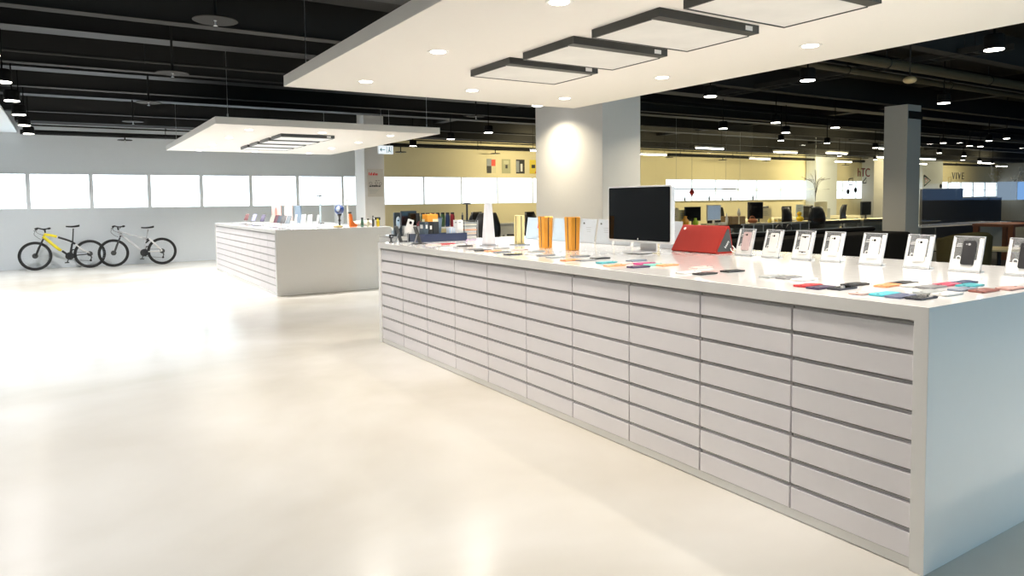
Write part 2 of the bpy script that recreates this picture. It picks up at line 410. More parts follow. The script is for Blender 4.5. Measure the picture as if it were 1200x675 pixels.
# ------------------------------------------------------------------ hanging ceiling panels
CX0, CX1, CZ, CT = 1.94, 5.66, 2.69, .11
WARM = (1, .925, .83)
def canopy(y0, y1, which, fy, ly, lx, lw, lc):
    t = thing('ceiling_panel', '%s white rectangular panel hanging flat under the dark ceiling' % which, 'ceiling panel', ((CX0+CX1)/2, (y0+y1)/2, CZ), group='white hanging ceiling panels')
    hx, hy = (CX1-CX0)/2, (y1-y0)/2
    bm = B(); box(bm, -hx, hx, -hy, hy, 0, CT); obj('panel_board', bm, M['canopy'], t, bev=.004)
    for sx in (-1, 1):
        for sy in (-1, 1):
            bm = B(); cyl(bm, (sx*(hx-.2), sy*(hy-.12), CT), (sx*(hx-.2), sy*(hy-.12), ZC-CZ), .004, seg=6)
            cyl(bm, (sx*(hx-.2), sy*(hy-.12), CT), (sx*(hx-.2), sy*(hy-.12), CT+.06), .012, seg=8)
            obj('suspension_wire', bm, M['steel'], t)
    # troffers
    for k, yc in enumerate(fy):
        f = thing('box_light', 'black framed box light with white diffuser under the %s ceiling panel, %s of four' % (which, NUM[k]), 'light fixture', (3.64, yc, CZ), group='box lights under the %s panel' % which)
        bm = B(); a, b = .47, .30
        box(bm, -a, a, -b-.07, -b+.015, -.055, 0); box(bm, -a, a, b-.015, b, -.06, 0)
        box(bm, -a, -a+.015, -b+.015, b-.015, -.06, 0); box(bm, a-.015, a, -b+.015, b-.015, -.06, 0)
        obj('housing', bm, M['fixblack'], f)
        bm = B(); box(bm, -a+.015, a-.015, -b+.015, b-.015, -.056, -.05)
        obj('diffuser', bm, M['diffuser'], f)
        bm = B(); box(bm, a-.14, a-.07, -b-.072, -b-.07, -.045, -.015); obj('rating_sticker', bm, M['label'], f)
    rowx = {2.56: 'open floor edge', 3.76: 'middle', 5.0: 'office edge'}
    for x, y, lab in lx:
        downlight((x, y, CZ), False, lab, lw, lc, 'downlights in the %s ceiling panel' % which)

def downlight(loc, pendant, label, power, col, group, r=.075):
    t = thing('downlight', label, 'downlight', loc, group=group)
    bm = B()
    if pendant:
        lathe(bm, [(r*.9, 0), (r*1.05, 0), (r*1.05, .13), (r*.9, .15), (0, .15)], 24)
        obj('housing', bm, M['lampblack'], t, smooth=False)
        bm = B(); cyl(bm, (0, 0, .15), (0, 0, ZC-loc[2]), .01, seg=6); obj('drop_rod', bm, M['lampblack'], t)
        bm = B(); lathe(bm, [(0, -.008), (r*.98, -.008), (r*.98, 0), (0, 0)], 24); obj('lens', bm, M['lens'], t)
        lamp((0, 0, -.014), power, r*1.7, col, t)
    else:
        lathe(bm, [(r*.8, -.002), (r*1.1, -.004), (r*1.15, 0), (r*.8, 0)], 24)
        obj('trim_ring', bm, M['lamptrim'], t)
        bm = B(); lathe(bm, [(0, -.006), (r*.8, -.006), (r*.8, 0), (0, 0)], 24); obj('lens', bm, M['lens'], t)
        lamp((0, 0, -.012), power, r*1.6, col, t)
    return t
def grid(which, ys, xs=(2.56, 3.76, 5.0)):
    out = []; nm = ['nearest', 'second', 'third', 'farthest']
    for k, y in enumerate(ys):
        out.append((xs[0], y, 'round downlight in the %s ceiling panel, open floor side, %s from the viewer' % (which, nm[k])))
        out.append((xs[2], y, 'round downlight in the %s ceiling panel, office side, %s from the viewer' % (which, nm[k])))
        if k in (0, 3): out.append((xs[1], y, 'round downlight in the middle of the %s end of the %s ceiling panel' % ('near' if k == 0 else 'far', which)))
    return out
canopy(1.38, 7.41, 'near', (2.77, 3.64, 4.52, 5.39), None, grid('near', (1.85, 3.49, 5.12, 6.72)), 15, WARM)
canopy(11.3, 17.36, 'far', (12.75, 13.62, 14.5, 15.37), None, grid('far', (11.97, 13.6, 15.3, 17.0)), 25, (1, .97, .93))

# pendant downlights
for k in range(9):
    downlight((-.58, 3.25+1.83*k, 3.0), True, 'black cylinder downlight in the left row below the ceiling, %s' % NUM[k], 20 if k < 5 else 34, (1, .98, .97), 'black downlights in the left row', .095)
for k, (x, y) in enumerate(((8.15, 3.56), (8.12, 5.7), (8.1, 7.3), (7.95, 13.5), (7.95, 15.3), (6.39, 9.31), (8.0, 17.6), (12.1, 9.2), (12.05, 10.5), (14.17, 10.5), (14.17, 9.26), (12.1, 6.0), (12.1, 3.0), (18, 3.5), (18, 7.0), (8.15, 1.7), (6.2, -.9))):  # final pair is added out of view to brighten the near right floor
    downlight((x, y, 3.0), True, 'black cylinder downlight under the dark ceiling, ' + ['over the near lounge floor', 'right of the near ceiling panel', 'beyond the corner of the near ceiling panel', 'nearer of two over the yellow wall chairs', 'farther of two before the yellow wall', 'just in front of the big white column', 'square on top beside the exit sign', 'above the black bench', 'above the first office desk', 'above the second office desk', 'left of the grey column', 'over the near side of the bench', 'over the empty near lounge', 'far right of the lounge', 'right of the grey column', 'added out of view over the aisle beyond the near counter end', 'added out of view over the aisle behind the viewer'][k], 20 if k < 15 else 26, (1, .86, .62) if k < 15 else (.95, 1, .97), 'black downlights over the lounge and office', .09)
pos = [(21.2, 8.9), (21.6, 9.5), (23.2, 10.73), (23.8, 10.7), (21.2, 10.5), (21.2, 12.5), (26.0, 13.0), (29.0, 13.6), (26.0, 9.3), (30, 11), (32.1, 15.1), (34.1, 15.35), (37.0, 16.1), (18.0, 12.0), (16.0, 12.0), (24.0, 15.5), (28.0, 16.5)]
for k, (x, y) in enumerate(pos):
    downlight((x, y, 3.0), True, 'small bright downlight far off above the office behind the glass, %s along' % (NUM+['eleventh', 'twelfth', 'thirteenth', 'fourteenth', 'fifteenth', 'sixteenth', 'last'])[k], 9, (1, .88, .66), 'far downlights above the office')
for k, (x, y) in enumerate(((16.3, 14.7), (20.1, 14.9), (22.3, 14.5), (29.5, 15.2), (21.9, 12.45), (26.5, 15.2), (12.4, 17.6), (16.8, 17.6), (22.5, 17.8), (36.0, 16.0), (28.0, 17.9), (33.5, 17.6), (41.0, 17.4))):  # the last tubes by the back wall are added to brighten it
    t = thing('tube_light', 'slim white tube light hung over the office desks, %s along the row' % (NUM+['eleventh', 'twelfth', 'thirteenth', 'fourteenth', 'fifteenth'])[k], 'tube light', (x, y, 3.0), group='tube lights over the office')
    bm = B(); box(bm, -.6, .6, -.04, .04, .0, .05); obj('batten', bm, M['lamptrim'], t)
    bm = B(); cyl(bm, (-.58, 0, -.019), (.58, 0, -.019), .018, seg=10); obj('tube', bm, M['lens'], t)
    bm = B(); cyl(bm, (-.5, 0, .05), (-.5, 0, 1.15), .005, seg=5); cyl(bm, (.5, 0, .05), (.5, 0, 1.15), .005, seg=5); obj('hanger', bm, M['lampblack'], t)
    lamp((0, 0, -.045), 75 if y < 17 else 16, 1.1, (1, .86, .54), t, shape='RECTANGLE', sy=.05, spread=165)
    lamp((0, .045, -.01), 34 if y < 17 else (36 if x < 14 or x > 25 else 9), 1.1, (1, .84, .48), t, shape='RECTANGLE', sy=.05, spread=165, rot=(PI*.5, 0, 0))  # extra lamp turned to the back wall, added to wash it warm

# ------------------------------------------------------------------ drawer counters
H = 1.069
def counter(x0, x1, y0, y1, which):
    bm = B(); f = .058
    # inverted U in the y-z plane: top slab with two waterfall ends
    pts = [(y0, 0), (y0+f, 0), (y0+f, H-f), (y1-f, H-f), (y1-f, 0), (y1, 0), (y1, H), (y0, H)]
    prism(bm, pts, 0, x0, x1)
    tag(obj('worktop', bm, M['worktop'], bev=.002), 'glossy white worktop with closed ends over the %s drawer counter' % which, 'counter', 'white waterfall worktops')
    bm = B(); box(bm, x0+.012, x1-.05, y0+f+.001, y1-f-.001, 0.004, .046)
    tag(obj('counter_plinth', bm, M['laminate']), 'low white plinth under the drawers of the %s counter' % which, 'plinth')
    n = 10; p = (y1-y0-2*f)/n
    proto = None
    names = ['nearest', 'second', 'third', 'fourth', 'fifth', 'sixth', 'seventh', 'eighth', 'ninth', 'farthest']
    for k in range(n):
        yc = y0+f+p*(k+.5)
        lab = 'white cabinet of eight flat drawers in the %s counter, %s column along it' % (which, names[k])
        if proto is None:
            t = proto = thing('drawer_cabinet', lab, 'drawer cabinet', (x0, yc, .047), group='drawer cabinets of the %s counter' % which)
            bm = B(); w = p/2-.001
            box(bm, .04, x1-x0-.06, -w, w, 0, H-f-.05); obj('carcass', bm, M['carcass'], t)
            rp = (H-f-.05)/8
            for j in range(8):
                z0 = j*rp+.001; z1 = (j+1)*rp-.019
                d = None
                bm = B(); box(bm, .01, .045, -w+.004, w-.004, z0, z1)
                d = obj('drawer', bm, M['drawer'], t, bev=.0015)
                bm = B(); box(bm, .026, .0395, -w+.004, w-.004, z1+.0005, z1+.010); obj('finger_rail', bm, M['carcass'], d)
        else: dup(proto, (x0, yc, .047), lab)
counter(2.805, 4.81, 1.426, 7.12, 'near')
counter(2.829, 4.81, 11.56, 16.97, 'far')

# ------------------------------------------------------------------ phones lying on the near counter
def phone(loc, rz, col, label, back=True, metal=0., name='phone', lw=(.145, .07, .008), group='phones lying on the near counter'):
    t = thing(name, label, 'phone', loc, rz, group)
    l, w, h = lw
    bm = B(); rbox(bm, -l/2, l/2, -w/2, w/2, 0, h, .009); obj('body', bm, cm('phone_'+col[0], col[1], .3, metal), t, bev=.0012)
    if back:
        bm = B(); cyl(bm, (-l/2+.018, 0, h), (-l/2+.018, 0, h+.001), .006, seg=14); obj('camera_lens', bm, M['screen'], t)
        bm = B(); box(bm, -.012, .012, -.003, .003, h, h+.0005); obj('logo_print', bm, M['steel'], t)
    else:
        bm = B(); rbox(bm, -l/2+.008, l/2-.008, -w/2+.003, w/2-.003, h, h+.0006, .005); obj('screen', bm, M['screen'], t)
        bm = B(); box(bm, l/2-.006, l/2-.004, -.008, .008, h, h+.0006); obj('speaker_slot', bm, M['steel'], t)
    return t
K = dict(slate=('slate', (.14, .16, .26)), charcoal=('charcoal', (.035, .035, .05)), cyan=('cyan', (.12, .58, .68)), pink=('pale_pink', (.82, .6, .56)),
         silver=('silver', (.45, .47, .47)), white=('white', (.8, .79, .77)), bluegrey=('blue_grey', (.22, .26, .33)), brown=('red_brown', (.26, .09, .07)),
         black=('black', (.02, .02, .022)), orange=('orange', (.85, .35, .15)), grey=('grey', (.28, .28, .29)), navy=('navy', (.03, .05, .12)),
         crimson=('crimson', (.6, .06, .12)), teal=('teal', (.05, .35, .4)), rose=('rose', (.45, .25, .22)), red=('red', (.5, .015, .02)),
         purple=('purple_black', (.05, .03, .08)), magenta=('magenta', (.55, .03, .2)), mint=('mint', (.25, .65, .55)))
PH = [((3.01, 1.65), 'slate', 'slate blue phone nearest the counter corner, beside the charcoal one'),
 ((3.03, 1.574), 'charcoal', 'charcoal phone lying right at the near corner of the counter'),
 ((3.02, 1.725), 'cyan', 'bright cyan phone next to the slate blue one near the corner'),
 ((2.99, 1.801), 'pink', 'pale pink phone next to the bright cyan phone'),
 ((3.23, 1.65), 'silver', 'silver grey phone in the row behind the slate blue phone'),
 ((3.23, 1.57), 'white', 'white phone behind the charcoal phone at the counter corner'),
 ((3.45, 1.61), 'bluegrey', 'blue grey phone touching the red brown phone'),
 ((3.47, 1.53), 'brown', 'red brown leather backed phone near the end panel of the counter'),
 ((3.475, 1.89), 'black', 'black phone beside a sliver of orange, in the third row from the corner'),
 ((3.325, 1.886), 'orange', 'small showing orange phone in front of the black phone by the acrylic stands'),
 ((3.42, 1.81), 'white', 'white phone between the orange phone and the light grey phone'),
 ((3.427, 1.734), 'grey', 'light grey phone in the cluster before the dark cased display phone'),
 ((3.727, 1.733), 'navy', 'navy phone at the back of the near corner cluster'),
 ((3.577, 1.74), 'crimson', 'crimson pink phone in front of the navy phone'),
 ((3.62, 1.657), 'teal', 'teal phone between the navy and blue grey phones'),
 ((3.65, 1.5), 'rose', 'rose brown phone alone by the right edge of the counter'),
 ((3.24, 2.0), 'black', 'black phone alone in front of the fifth acrylic stand'),
 ((3.06, 1.952), 'charcoal', 'dark charcoal phone between the pale pink phone and the navy black phone'),
 ((3.03, 2.11), 'red', 'bright red phone near the front edge of the counter'),
 ((3.01, 2.028), 'purple', 'navy black phone lying against the bright red phone'),
 ((3.23, 2.47), 'silver', 'silver phone left of the dark grey phone mid counter'),
 ((3.25, 2.38), 'grey', 'dark grey phone before the third acrylic stand'),
 ((3.24, 2.28), 'white', 'white phone with a gold rim between the dark grey and red phones'),
 ((3.06, 2.79), 'black', 'black phone with red accent near the front edge before the red speaker'),
 ((3.29, 2.79), 'black', 'black phone just behind the red accented one'),
 ((3.31, 3.05), 'pink', 'pale rose phone lying in front of the red speaker'),
 ((3.03, 2.89), 'white', 'white phone at the front edge in front of the red speaker'),
 ((3.27, 3.297), 'orange', 'light orange phone between the red speaker and monitor'),
 ((3.04, 3.32), 'purple', 'purple black phone at the front edge beneath the monitor stand'),
 ((2.99, 3.49), 'orange', 'orange red phone at the front edge before the monitor'),
 ((3.23, 3.47), 'magenta', 'magenta phone behind the purple black phone'),
 ((3.23, 3.373), 'mint', 'mint green phone between magenta and light orange phones'),
 ((3.35, 3.68), 'bluegrey', 'blue grey phone lying in front of the monitor foot'),
 ((3.14, 3.55), 'pink', 'pale pink phone between the orange red phone and blue grey phone'),
 ((3.09, 3.69), 'teal', 'teal and black phone before the left half of the monitor'),
 ((3.1, 3.927), 'grey', 'dark grey phone next to a small orange phone'),
 ((3.02, 4.003), 'orange', 'small orange phone left of the dark grey phone'),
 ((3.28, 3.99), 'black', 'black phone behind the dark grey phone by the monitor'),
 ((3.29, 4.24), 'grey', 'grey phone in front of the fourth sign card'),
 ((3.09, 4.28), 'silver', 'silver phone near the front edge below the orange towers'),
 ((3.14, 4.48), 'grey', 'grey phone in front of the nearer orange tower'),
 ((3.32, 4.87), 'silver', 'silver phone at the foot of the farther orange tower'),
 ((2.99, 4.72), 'charcoal', 'charcoal phone at the front edge before the orange towers'),
 ((3.06, 5.0), 'grey', 'grey phone near the front edge before the gold tower'),
 ((3.04, 5.28), 'black', 'black phone near the front edge between gold and white towers'),
 ((3.2, 5.9), 'black', 'black phone lying beside the white tower base'),
 ((2.94, 5.81), 'white', 'white phone at the front edge before the magazine rack'),
 ((3.01, 6.52), 'black', 'black phone before the dark blue tray'),
 ((3.23, 6.32), 'red', 'dark red phone between the tray and magazine rack'),
 ((3.06, 6.29), 'pink', 'pale pink phone at the front edge near the far end')]
seen = {}
for i, (p, c, lab) in enumerate(PH):
    phone((p[0], p[1], H+.001), random.choice((0, PI))+random.uniform(-.03, .03), K[c], lab, back=(c != 'charcoal'), metal=.3 if c in ('silver', 'grey') else 0.)
# more phones near the far end, one of each pair in the rows
extra = [((3.12, 4.62), 'white', 'white phone squeezed between grey phones before the orange towers'), ((3.33, 5.15), 'pink', 'pale pink phone left of the farther orange tower'),
 ((3.07, 5.16), 'orange', 'coral orange phone before the gold tower'), ((3.05, 5.45), 'grey', 'grey phone before the white tower, second from the front edge'),
 ((3.3, 5.4), 'silver', 'silver phone between the gold tower and white tower'), ((3.02, 6.0), 'silver', 'silver phone left of the white tower'),
 ((3.24, 6.12), 'white', 'white phone just right of the magazine rack'), ((2.98, 6.75), 'silver', 'silver phone at the far left corner of the near counter')]
for p, c, lab in extra: phone((p[0], p[1], H+.001), random.uniform(-.04, .04), K[c], lab)

# ------------------------------------------------------------------ acrylic display stands, facing the open floor (-x)
def acrylic(y, idx, w=.165, h=.2):
    lab = ['eighth and nearest', 'seventh', 'sixth', 'fifth', 'fourth', 'third', 'second', 'first and farthest'][idx]
    t = thing('acrylic_stand', 'clear acrylic wedge stand on the counter, %s in the row' % lab, 'display stand', (4.3, y, H+.001), group='clear acrylic phone stands')
    # local: front leans back; front face at x=-.03 (bottom) to x=.02 (top)
    def panel(bm, x0b, x0t, th, z0, z1, ya, yb):
        pts = [(x0b, z0), (x0b+th, z0), (x0t+th, z1), (x0t, z1)]
        prism(bm, pts, 1, ya, yb)
    bm = B(); panel(bm, -.04, .022, .006, .0, h, -w/2, w/2); obj('front_panel', bm, M['acrylic'], t)
    e = .005
    for s in (-1, 1):
        bm = B()
        prism(bm, [(-.041, 0), (-.03, 0), (.03, h), (.021, h)], 1, s*w/2-(e if s > 0 else 0), s*w/2+(0 if s > 0 else e))
        obj('polished_edge', bm, M['acredge'], t)
    bm = B(); box(bm, .0195, .0285, -w/2+e, w/2-e, h-.003, h); obj('polished_edge', bm, M['acredge'], t)
    bm = B(); box(bm, -.042, .012, -w/2, w/2, 0, .010); obj('base', bm, M['acredge'], t)
    # printed white card over the lower third with a notch
    bm = B(); f = lambda z: -.04+.062*z/h
    for z0, z1, ya, yb in ((.012, .07, -w/2+.006, w/2-.006), (.07, .19, w/2-.016, w/2-.006), (.07, .19, -w/2+.006, -w/2+.026)):
        prism(bm, [(f(z0)-.0012, z0), (f(z0)-.0002, z0), (f(z1)-.0002, z1), (f(z1)-.0012, z1)], 1, ya, yb)
    obj('printed_card', bm, M['white'], t)
    bm = B(); torus(bm, (f(.075)-.004, w/2-.045, .075), 0, .012, .003, 20, 6); obj('home_logo', bm, M['white'], t)
    tx = bpy.data.objects
    bm = B(); 
    for q in range(3): box(bm, f(.145)-.0015, f(.145), w/2-.05, w/2-.02-.004*q, .14+q*.008, .143+q*.008)
    obj('printed_text', bm, M['white'], t)
    return t, f
SW = [(1.70, 7), (1.985, 6), (2.25, 5), (2.535, 4), (2.81, 3), (3.03, 2), (3.28, 1), (3.52, 0)]
PCOL = [('black', 'black patterned case'), ('black', 'black dotted case'), ('white', 'white'), ('white', 'white'), ('white', 'white with a blue rim'), ('white', 'white with black speaker slots'), ('silverpink', 'white'), ('silverpink', 'rose silver')]
K['silverpink'] = ('rose_silver', (.6, .45, .45))
wd = [.165, .165, .155, .15, .145, .15, .145, .145]
for i, (y, k) in enumerate(SW):
    t, f = acrylic(y, 7-k if False else i, wd[i])
    col = K[PCOL[i][0]] if i != 6 else K['white']
    lab = 'upright %s phone on the %s acrylic stand' % (PCOL[i][1], ['nearest', 'second nearest', 'third nearest', 'fourth nearest', 'fourth farthest', 'third farthest', 'second farthest', 'farthest'][i])
    w, h = .068, .14
    ang = math.atan2(.062, .2)
    p = thing('display_phone', lab, 'phone', (4.3, y-.012, H+.001), group='upright phones on the acrylic stands')
    bm = B(); rbox(bm, -.009, 0, -w/2, w/2, 0, h, .009, ax=0); obj('body', bm, cm('phone_'+col[0], col[1], .35), p, bev=.0012, loc=(f(.04)-.0035, 0, .04), rot=(0, ang, 0))
    bm = B(); cyl(bm, (-.0105, 0, h-.022), (-.009, 0, h-.022), .007, seg=16); cyl(bm, (-.0102, .015, h-.022), (-.009, .015, h-.022), .003, seg=10)
    obj('camera_lens', bm, M['screen'] if i != 1 and i != 0 else M['steel'], p, loc=(f(.04)-.0035, 0, .04), rot=(0, ang, 0))
    if i == 5:
        bm = B()
        for z in (.012, h-.02):
            box(bm, -.010, -.009, -.026, .026, z, z+.005); box(bm, -.010, -.009, -.006, .006, z-.005, z)
        obj('speaker_slot', bm, M['blackp'], p, loc=(f(.04)-.0035, 0, .04), rot=(0, ang, 0))

# ------------------------------------------------------------------ red wedge speaker
t = thing('wedge_speaker', 'red cloth wedge speaker with dark grey ends beside the monitor', 'speaker', (4.22, 3.98, H+.001))
L = .235
pts = [(0, .012), (.012, 0), (.195, 0), (.205, .012), (.162, .203), (.154, .213), (.138, .213), (.130, .207)]
bm = B(); prism(bm, pts, 1, -L+.012, L-.012); obj('cloth_body', bm, M['red'], t, bev=.004)
cxy = (.12, .08)
ins = [(cxy[0]+(a-cxy[0])*.82, cxy[1]+(b-cxy[1])*.82) for a, b in pts]
for e0 in (-L, L-.012):
    bm = B(); prism(bm, pts, 1, e0, e0+.012); obj('end_rim', bm, M['red'], t, bev=.003)
for s in (-1, 1):
    bm = B(); prism(bm, ins, 1, s*L-.0015, s*L+.0015); g = obj('end_grille', bm, M['grille'], t)
textobj('speaker_logo', 'beats', .032, M['white'], t, (.125, -L-.003, .07), (PI/2, -.9, 0), .0008)
ang = math.atan2(.130, .195)
bm = B(); cyl(bm, (0, 0, 0), (0, 0, .0015), .013, seg=20); o = obj('logo_disc', bm, M['white'], t)
o.location = (.1148, L-.045, .183); o.rotation_euler = (0, -(PI/2-ang), 0)
bm = B(); box(bm, .03, .18, -.12, .12, -.001, .001); obj('foot', bm, M['blackp'], t)
t = thing('charging_cable', 'white cable curling behind the red speaker toward the first acrylic stand', 'cable', (0, 0, 0))
bm = B(); tube(bm, smoothpath([(4.40, 3.735, H+.06), (4.42, 3.72, H+.03), (4.43, 3.70, H+.012), (4.47, 3.62, H+.008), (4.55, 3.5, H+.006)]), .004)
tube(bm, smoothpath([(4.38, 3.735, H+.04), (4.385, 3.72, H+.015), (4.41, 3.67, H+.006), (4.6, 3.6, H+.006)]), .004)
obj('cord', bm, M['white'], t, smooth=True)

# ------------------------------------------------------------------ monitor
t = thing('desktop_monitor', 'large flat black screen monitor with silver frame on an arm foot', 'monitor', (3.86, 4.20, H+.001))
bm = B(); rbox(bm, -.018, .018, -.365, .365, .085, .535, .02, ax=0); obj('casing', bm, M['alu'], t, bev=.003)
bm = B(); rbox(bm, -.0205, -.018, -.352, .352, .103, .523, .012, ax=0); s = obj('screen', bm, M['screen'], t)
# small fruit emblem on the lower bezel
bm = B(); ball(bm, (-.0215, 0, .113), .0065, (.2, .9, 1)); ball(bm, (-.0215, .003, .1205), .0022, (.2, .5, 1.4)); obj('bezel_emblem', bm, M['white'], t, smooth=True)
bm = B()
path = [(.02, .20), (.06, .19), (.10, .10), (.105, .02), (.095, .004), (-.09, .004), (-.10, .009), (-.09, .013), (.085, .013), (.09, .03), (.085, .10), (.05, .165), (.02, .175)]
prism(bm, path, 1, -.095, .095); obj('stand_foot', bm, M['alu'], t, bev=.003)

# ------------------------------------------------------------------ sign cards standing along the back of the near counter
def card(y, lab, logo=True, col=None):
    t = thing('sign_card', lab, 'sign card', (4.42, y, H+.001), group='pale sign cards along the counter back')
    a = .17
    bm = B(); prism(bm, [(-.02, .0), (-.014, .0), (.026, .235), (.02, .235)], 1, -.118, .118); obj('face_card', bm, col or cm('card_grey_blue', (.52, .57, .63), .3), t, bev=.001)
    bm = B(); prism(bm, [(-.014, 0), (.05, 0), (.05, .006), (-.012, .006)], 1, -.118, .118)
    prism(bm, [(.05, 0), (.045, 0), (.024, .2), (.028, .2)], 1, -.03, .03); obj('easel_back', bm, M['white'], t)
    g = lambda z: -.02+.04*z/.235
    if logo:
        bm = B(); z = .19; cyl(bm, (g(z)-.001, .07, z), (g(z), .07, z), .013, seg=18); obj('round_logo', bm, M['grille'], t)
        bm = B()
        for q, z in enumerate((.15, .13, .11)): box(bm, g(z)-.001, g(z), -.05, .03-.01*q, z, z+.004)
        obj('printed_text', bm, M['greyboard'], t)
    else:
        bm = B(); z = .12; prism(bm, [(g(z)-.001, z), (g(z), z), (g(z+.08), z+.08), (g(z+.08)-.001, z+.08)], 1, -.112, -.1); obj('printed_text', bm, M['redtext'], t)
for k, (y, lg, lab) in enumerate(((6.56, False, 'pale blue sign card at the far end behind the gold tower'), (6.04, False, 'pale blue sign card between the two orange towers'),
    (5.57, True, 'grey sign card with round logo just right of the nearer orange tower'), (5.30, True, 'grey sign card with round logo partly hidden by the monitor edge'),
    (5.03, True, 'sign card behind the left half of the monitor'), (4.76, True, 'sign card behind the right half of the monitor'), (4.42, True, 'grey sign card between the monitor and the red speaker'))):
    card(y, lab, lg, cm('card_sky', (.50, .62, .74), .25) if not lg else None)

# ------------------------------------------------------------------ towers
def tower(name, x, y, w0, w1, h, m, lab, grooves, base=None, cat='tower', off=0):
    t = thing(name, lab, cat, (x, y, H+.001), 0)
    bm = B(); z0 = .008 if base else 0
    def pr(bm, w0, w1, z0, z1):
        n = 4; a = []; r = .2
        lo = []; hi = []
        for (sx, sy) in ((-1, -1), (1, -1), (1, 1), (-1, 1)):
            lo.append(bm.verts.new((sx*w0/2, sy*w0/2, z0))); hi.append(bm.verts.new((sx*w1/2, sy*w1/2, z1)))
        bm.faces.new(lo); bm.faces.new(hi)
        for i in range(4): bm.faces.new((lo[i], lo[(i+1) % 4], hi[(i+1) % 4], hi[i]))
    pr(bm, w0, w1, z0, h); obj('column_body', bm, m, t, bev=.006)
    if grooves:
        bm = B()
        for s, dx, dy in ((0, -1, 0), (1, 0, -1)):
            lo, hi = w0/2, w1/2
            vs = []
            for z, ww in ((z0+.01, lo), (h-.005, hi)):
                for q in (-.004, .004):
                    for d in (.0, .0015):
                        vs.append(bm.verts.new(((-(ww+d) if s == 0 else q), (q if s == 0 else -(ww+d)), z)))
            bmesh.ops.convex_hull(bm, input=vs)
        obj('dark_groove', bm, M['blackp'], t)
    if base:
        bm = B(); rbox(bm, -base/2, base/2, -base/2, base/2, 0, .008, .01); obj('base_plate', bm, M['steel'], t)
    return t
tower('acrylic_tower', 3.42, 5.83, .10, .055, .41, mat('milky_tower', (.72, .72, .76), .25), 'tall tapering milky white tower standing beside the magazine rack', False, .14)
t = tower('gold_tower', 3.72, 5.75, .075, .075, .285, M['gold'], 'square gold tower with a dark slot on a thin base plate', True, .15)
tower('orange_tower', 3.63, 5.18, .085, .10, .285, M['orange'], 'orange metallic tower, farther of the pair on the counter', True)
tower('orange_tower', 3.65, 4.81, .085, .10, .285, M['orange'], 'orange metallic tower, nearer of the pair beside the monitor', True)
for y, lab in ((5.42, 'thin clear card with pink print left of the farther orange tower'), (4.98, 'thin clear card with pink print between the orange towers')):
    t = thing('clear_card', lab, 'sign card', (3.78, y, H+.001), group='clear cards beside the orange towers')
    bm = B(); box(bm, 0, .004, -.03, .03, 0, .25); obj('sheet', bm, M['acrylic'], t)
    bm = B(); box(bm, -.001, 0, -.012, .012, .17, .235); obj('pink_print', bm, cm('pink_print', (.7, .35, .4)), t)
    bm = B(); box(bm, -.02, .03, -.035, .035, 0, .006); obj('foot', bm, M['acredge'], t)

# ------------------------------------------------------------------ cluster on the far end of the near counter
def tb(name, lab, cat, x0, x1, y0, y1, z0, h, m, parts=(), group=None):
    t = thing(name, lab, cat, ((x0+x1)/2, (y0+y1)/2, z0), group=group)
    w, d = (x1-x0)/2, (y1-y0)/2
    bm = B(); box(bm, -w, w, -d, d, 0, h); obj('box_body', bm, m, t, bev=min(w, d, h)*.08)
    for (n, a, b, c, e, mm) in parts:   # panel on the -y and -x faces: fractions
        bm = B()
        box(bm, -w+2*w*a, -w+2*w*b, -d-.0015, -d+.001, h*c, h*e)
        box(bm, -w-.0015, -w+.001, -d+2*d*a, -d+2*d*b, h*c, h*e)
        obj(n, bm, mm, t)
    return t
t = thing('device_tray', 'long dark blue tray holding boxes at the far end of the counter', 'tray', (3.40, 6.86, H+.001))
bm = B(); box(bm, -.30, .30, -.09, .09, 0, .012); box(bm, -.30, .30, -.09, -.082, .012, .085); box(bm, -.30, .30, .082, .09, .012, .085); obj('tray_body', bm, M['navy'], t)
bm = B(); box(bm, -.30, -.292, -.082, .082, .012, .085); box(bm, .292, .30, -.082, .082, .012, .05); obj('end_wall', bm, M['navy'], t)
zt = H+.0135
tb('device_box', 'upright dark blue box with a white label, first of three in the tray', 'box', 3.20, 3.245, 6.79, 6.92, zt, .2, cm('slate_box', (.05, .075, .10)), (('label_sticker', .3, .8, .65, .85, M['white']),), 'dark boxes in the tray')
tb('device_box', 'upright slate box with a white label, second of three in the tray', 'box', 3.25, 3.295, 6.79, 6.92, zt, .2, M['blacks'], (('label_sticker', .3, .8, .6, .8, M['white']),), 'dark boxes in the tray')
tb('device_box', 'upright black box without label, third of three in the tray', 'box', 3.30, 3.37, 6.79, 6.92, zt, .2, M['blackp'], (('spine_print', .2, .7, .3, .35, M['greyboard']),), 'dark boxes in the tray')
tb('orange_carton', 'orange carton lying on top of the dark upright boxes', 'box', 3.235, 3.36, 6.79, 6.92, zt+.201, .08, M['carton'], (('pale_label', .5, 1., 0, .35, M['boardcream']),))
tb('pale_box', 'pale blue and white striped box on the right of the tray', 'box', 3.50, 3.57, 6.80, 6.88, zt, .13, M['paleblue'], (('white_stripe', .3, .45, 0, 1, M['white']), ('white_stripe', .7, .8, 0, 1, M['white'])))
tb('white_carton', 'tall plain white carton left of the magazine rack', 'box', 3.61, 3.68, 6.82, 6.92, zt, .21, M['white'], (('grey_print', .2, .6, .85, .9, M['greyboard']),))
# blue grey jug
t = thing('plastic_jug', 'blue grey tapered bin behind the pale blue striped box', 'bin', (3.46, 7.035, H+.001))
bm = B(); lathe(bm, [(0, 0), (.045, 0), (.065, .24), (.07, .24), (.07, .25), (.06, .25), (.042, .01), (0, .01)], 24); obj('bin_body', bm, M['bluegrey'], t, smooth=False)
bm = B(); torus(bm, (0, 0, .247), 2, .067, .005, 24, 6); obj('rim', bm, M['navy'], t)
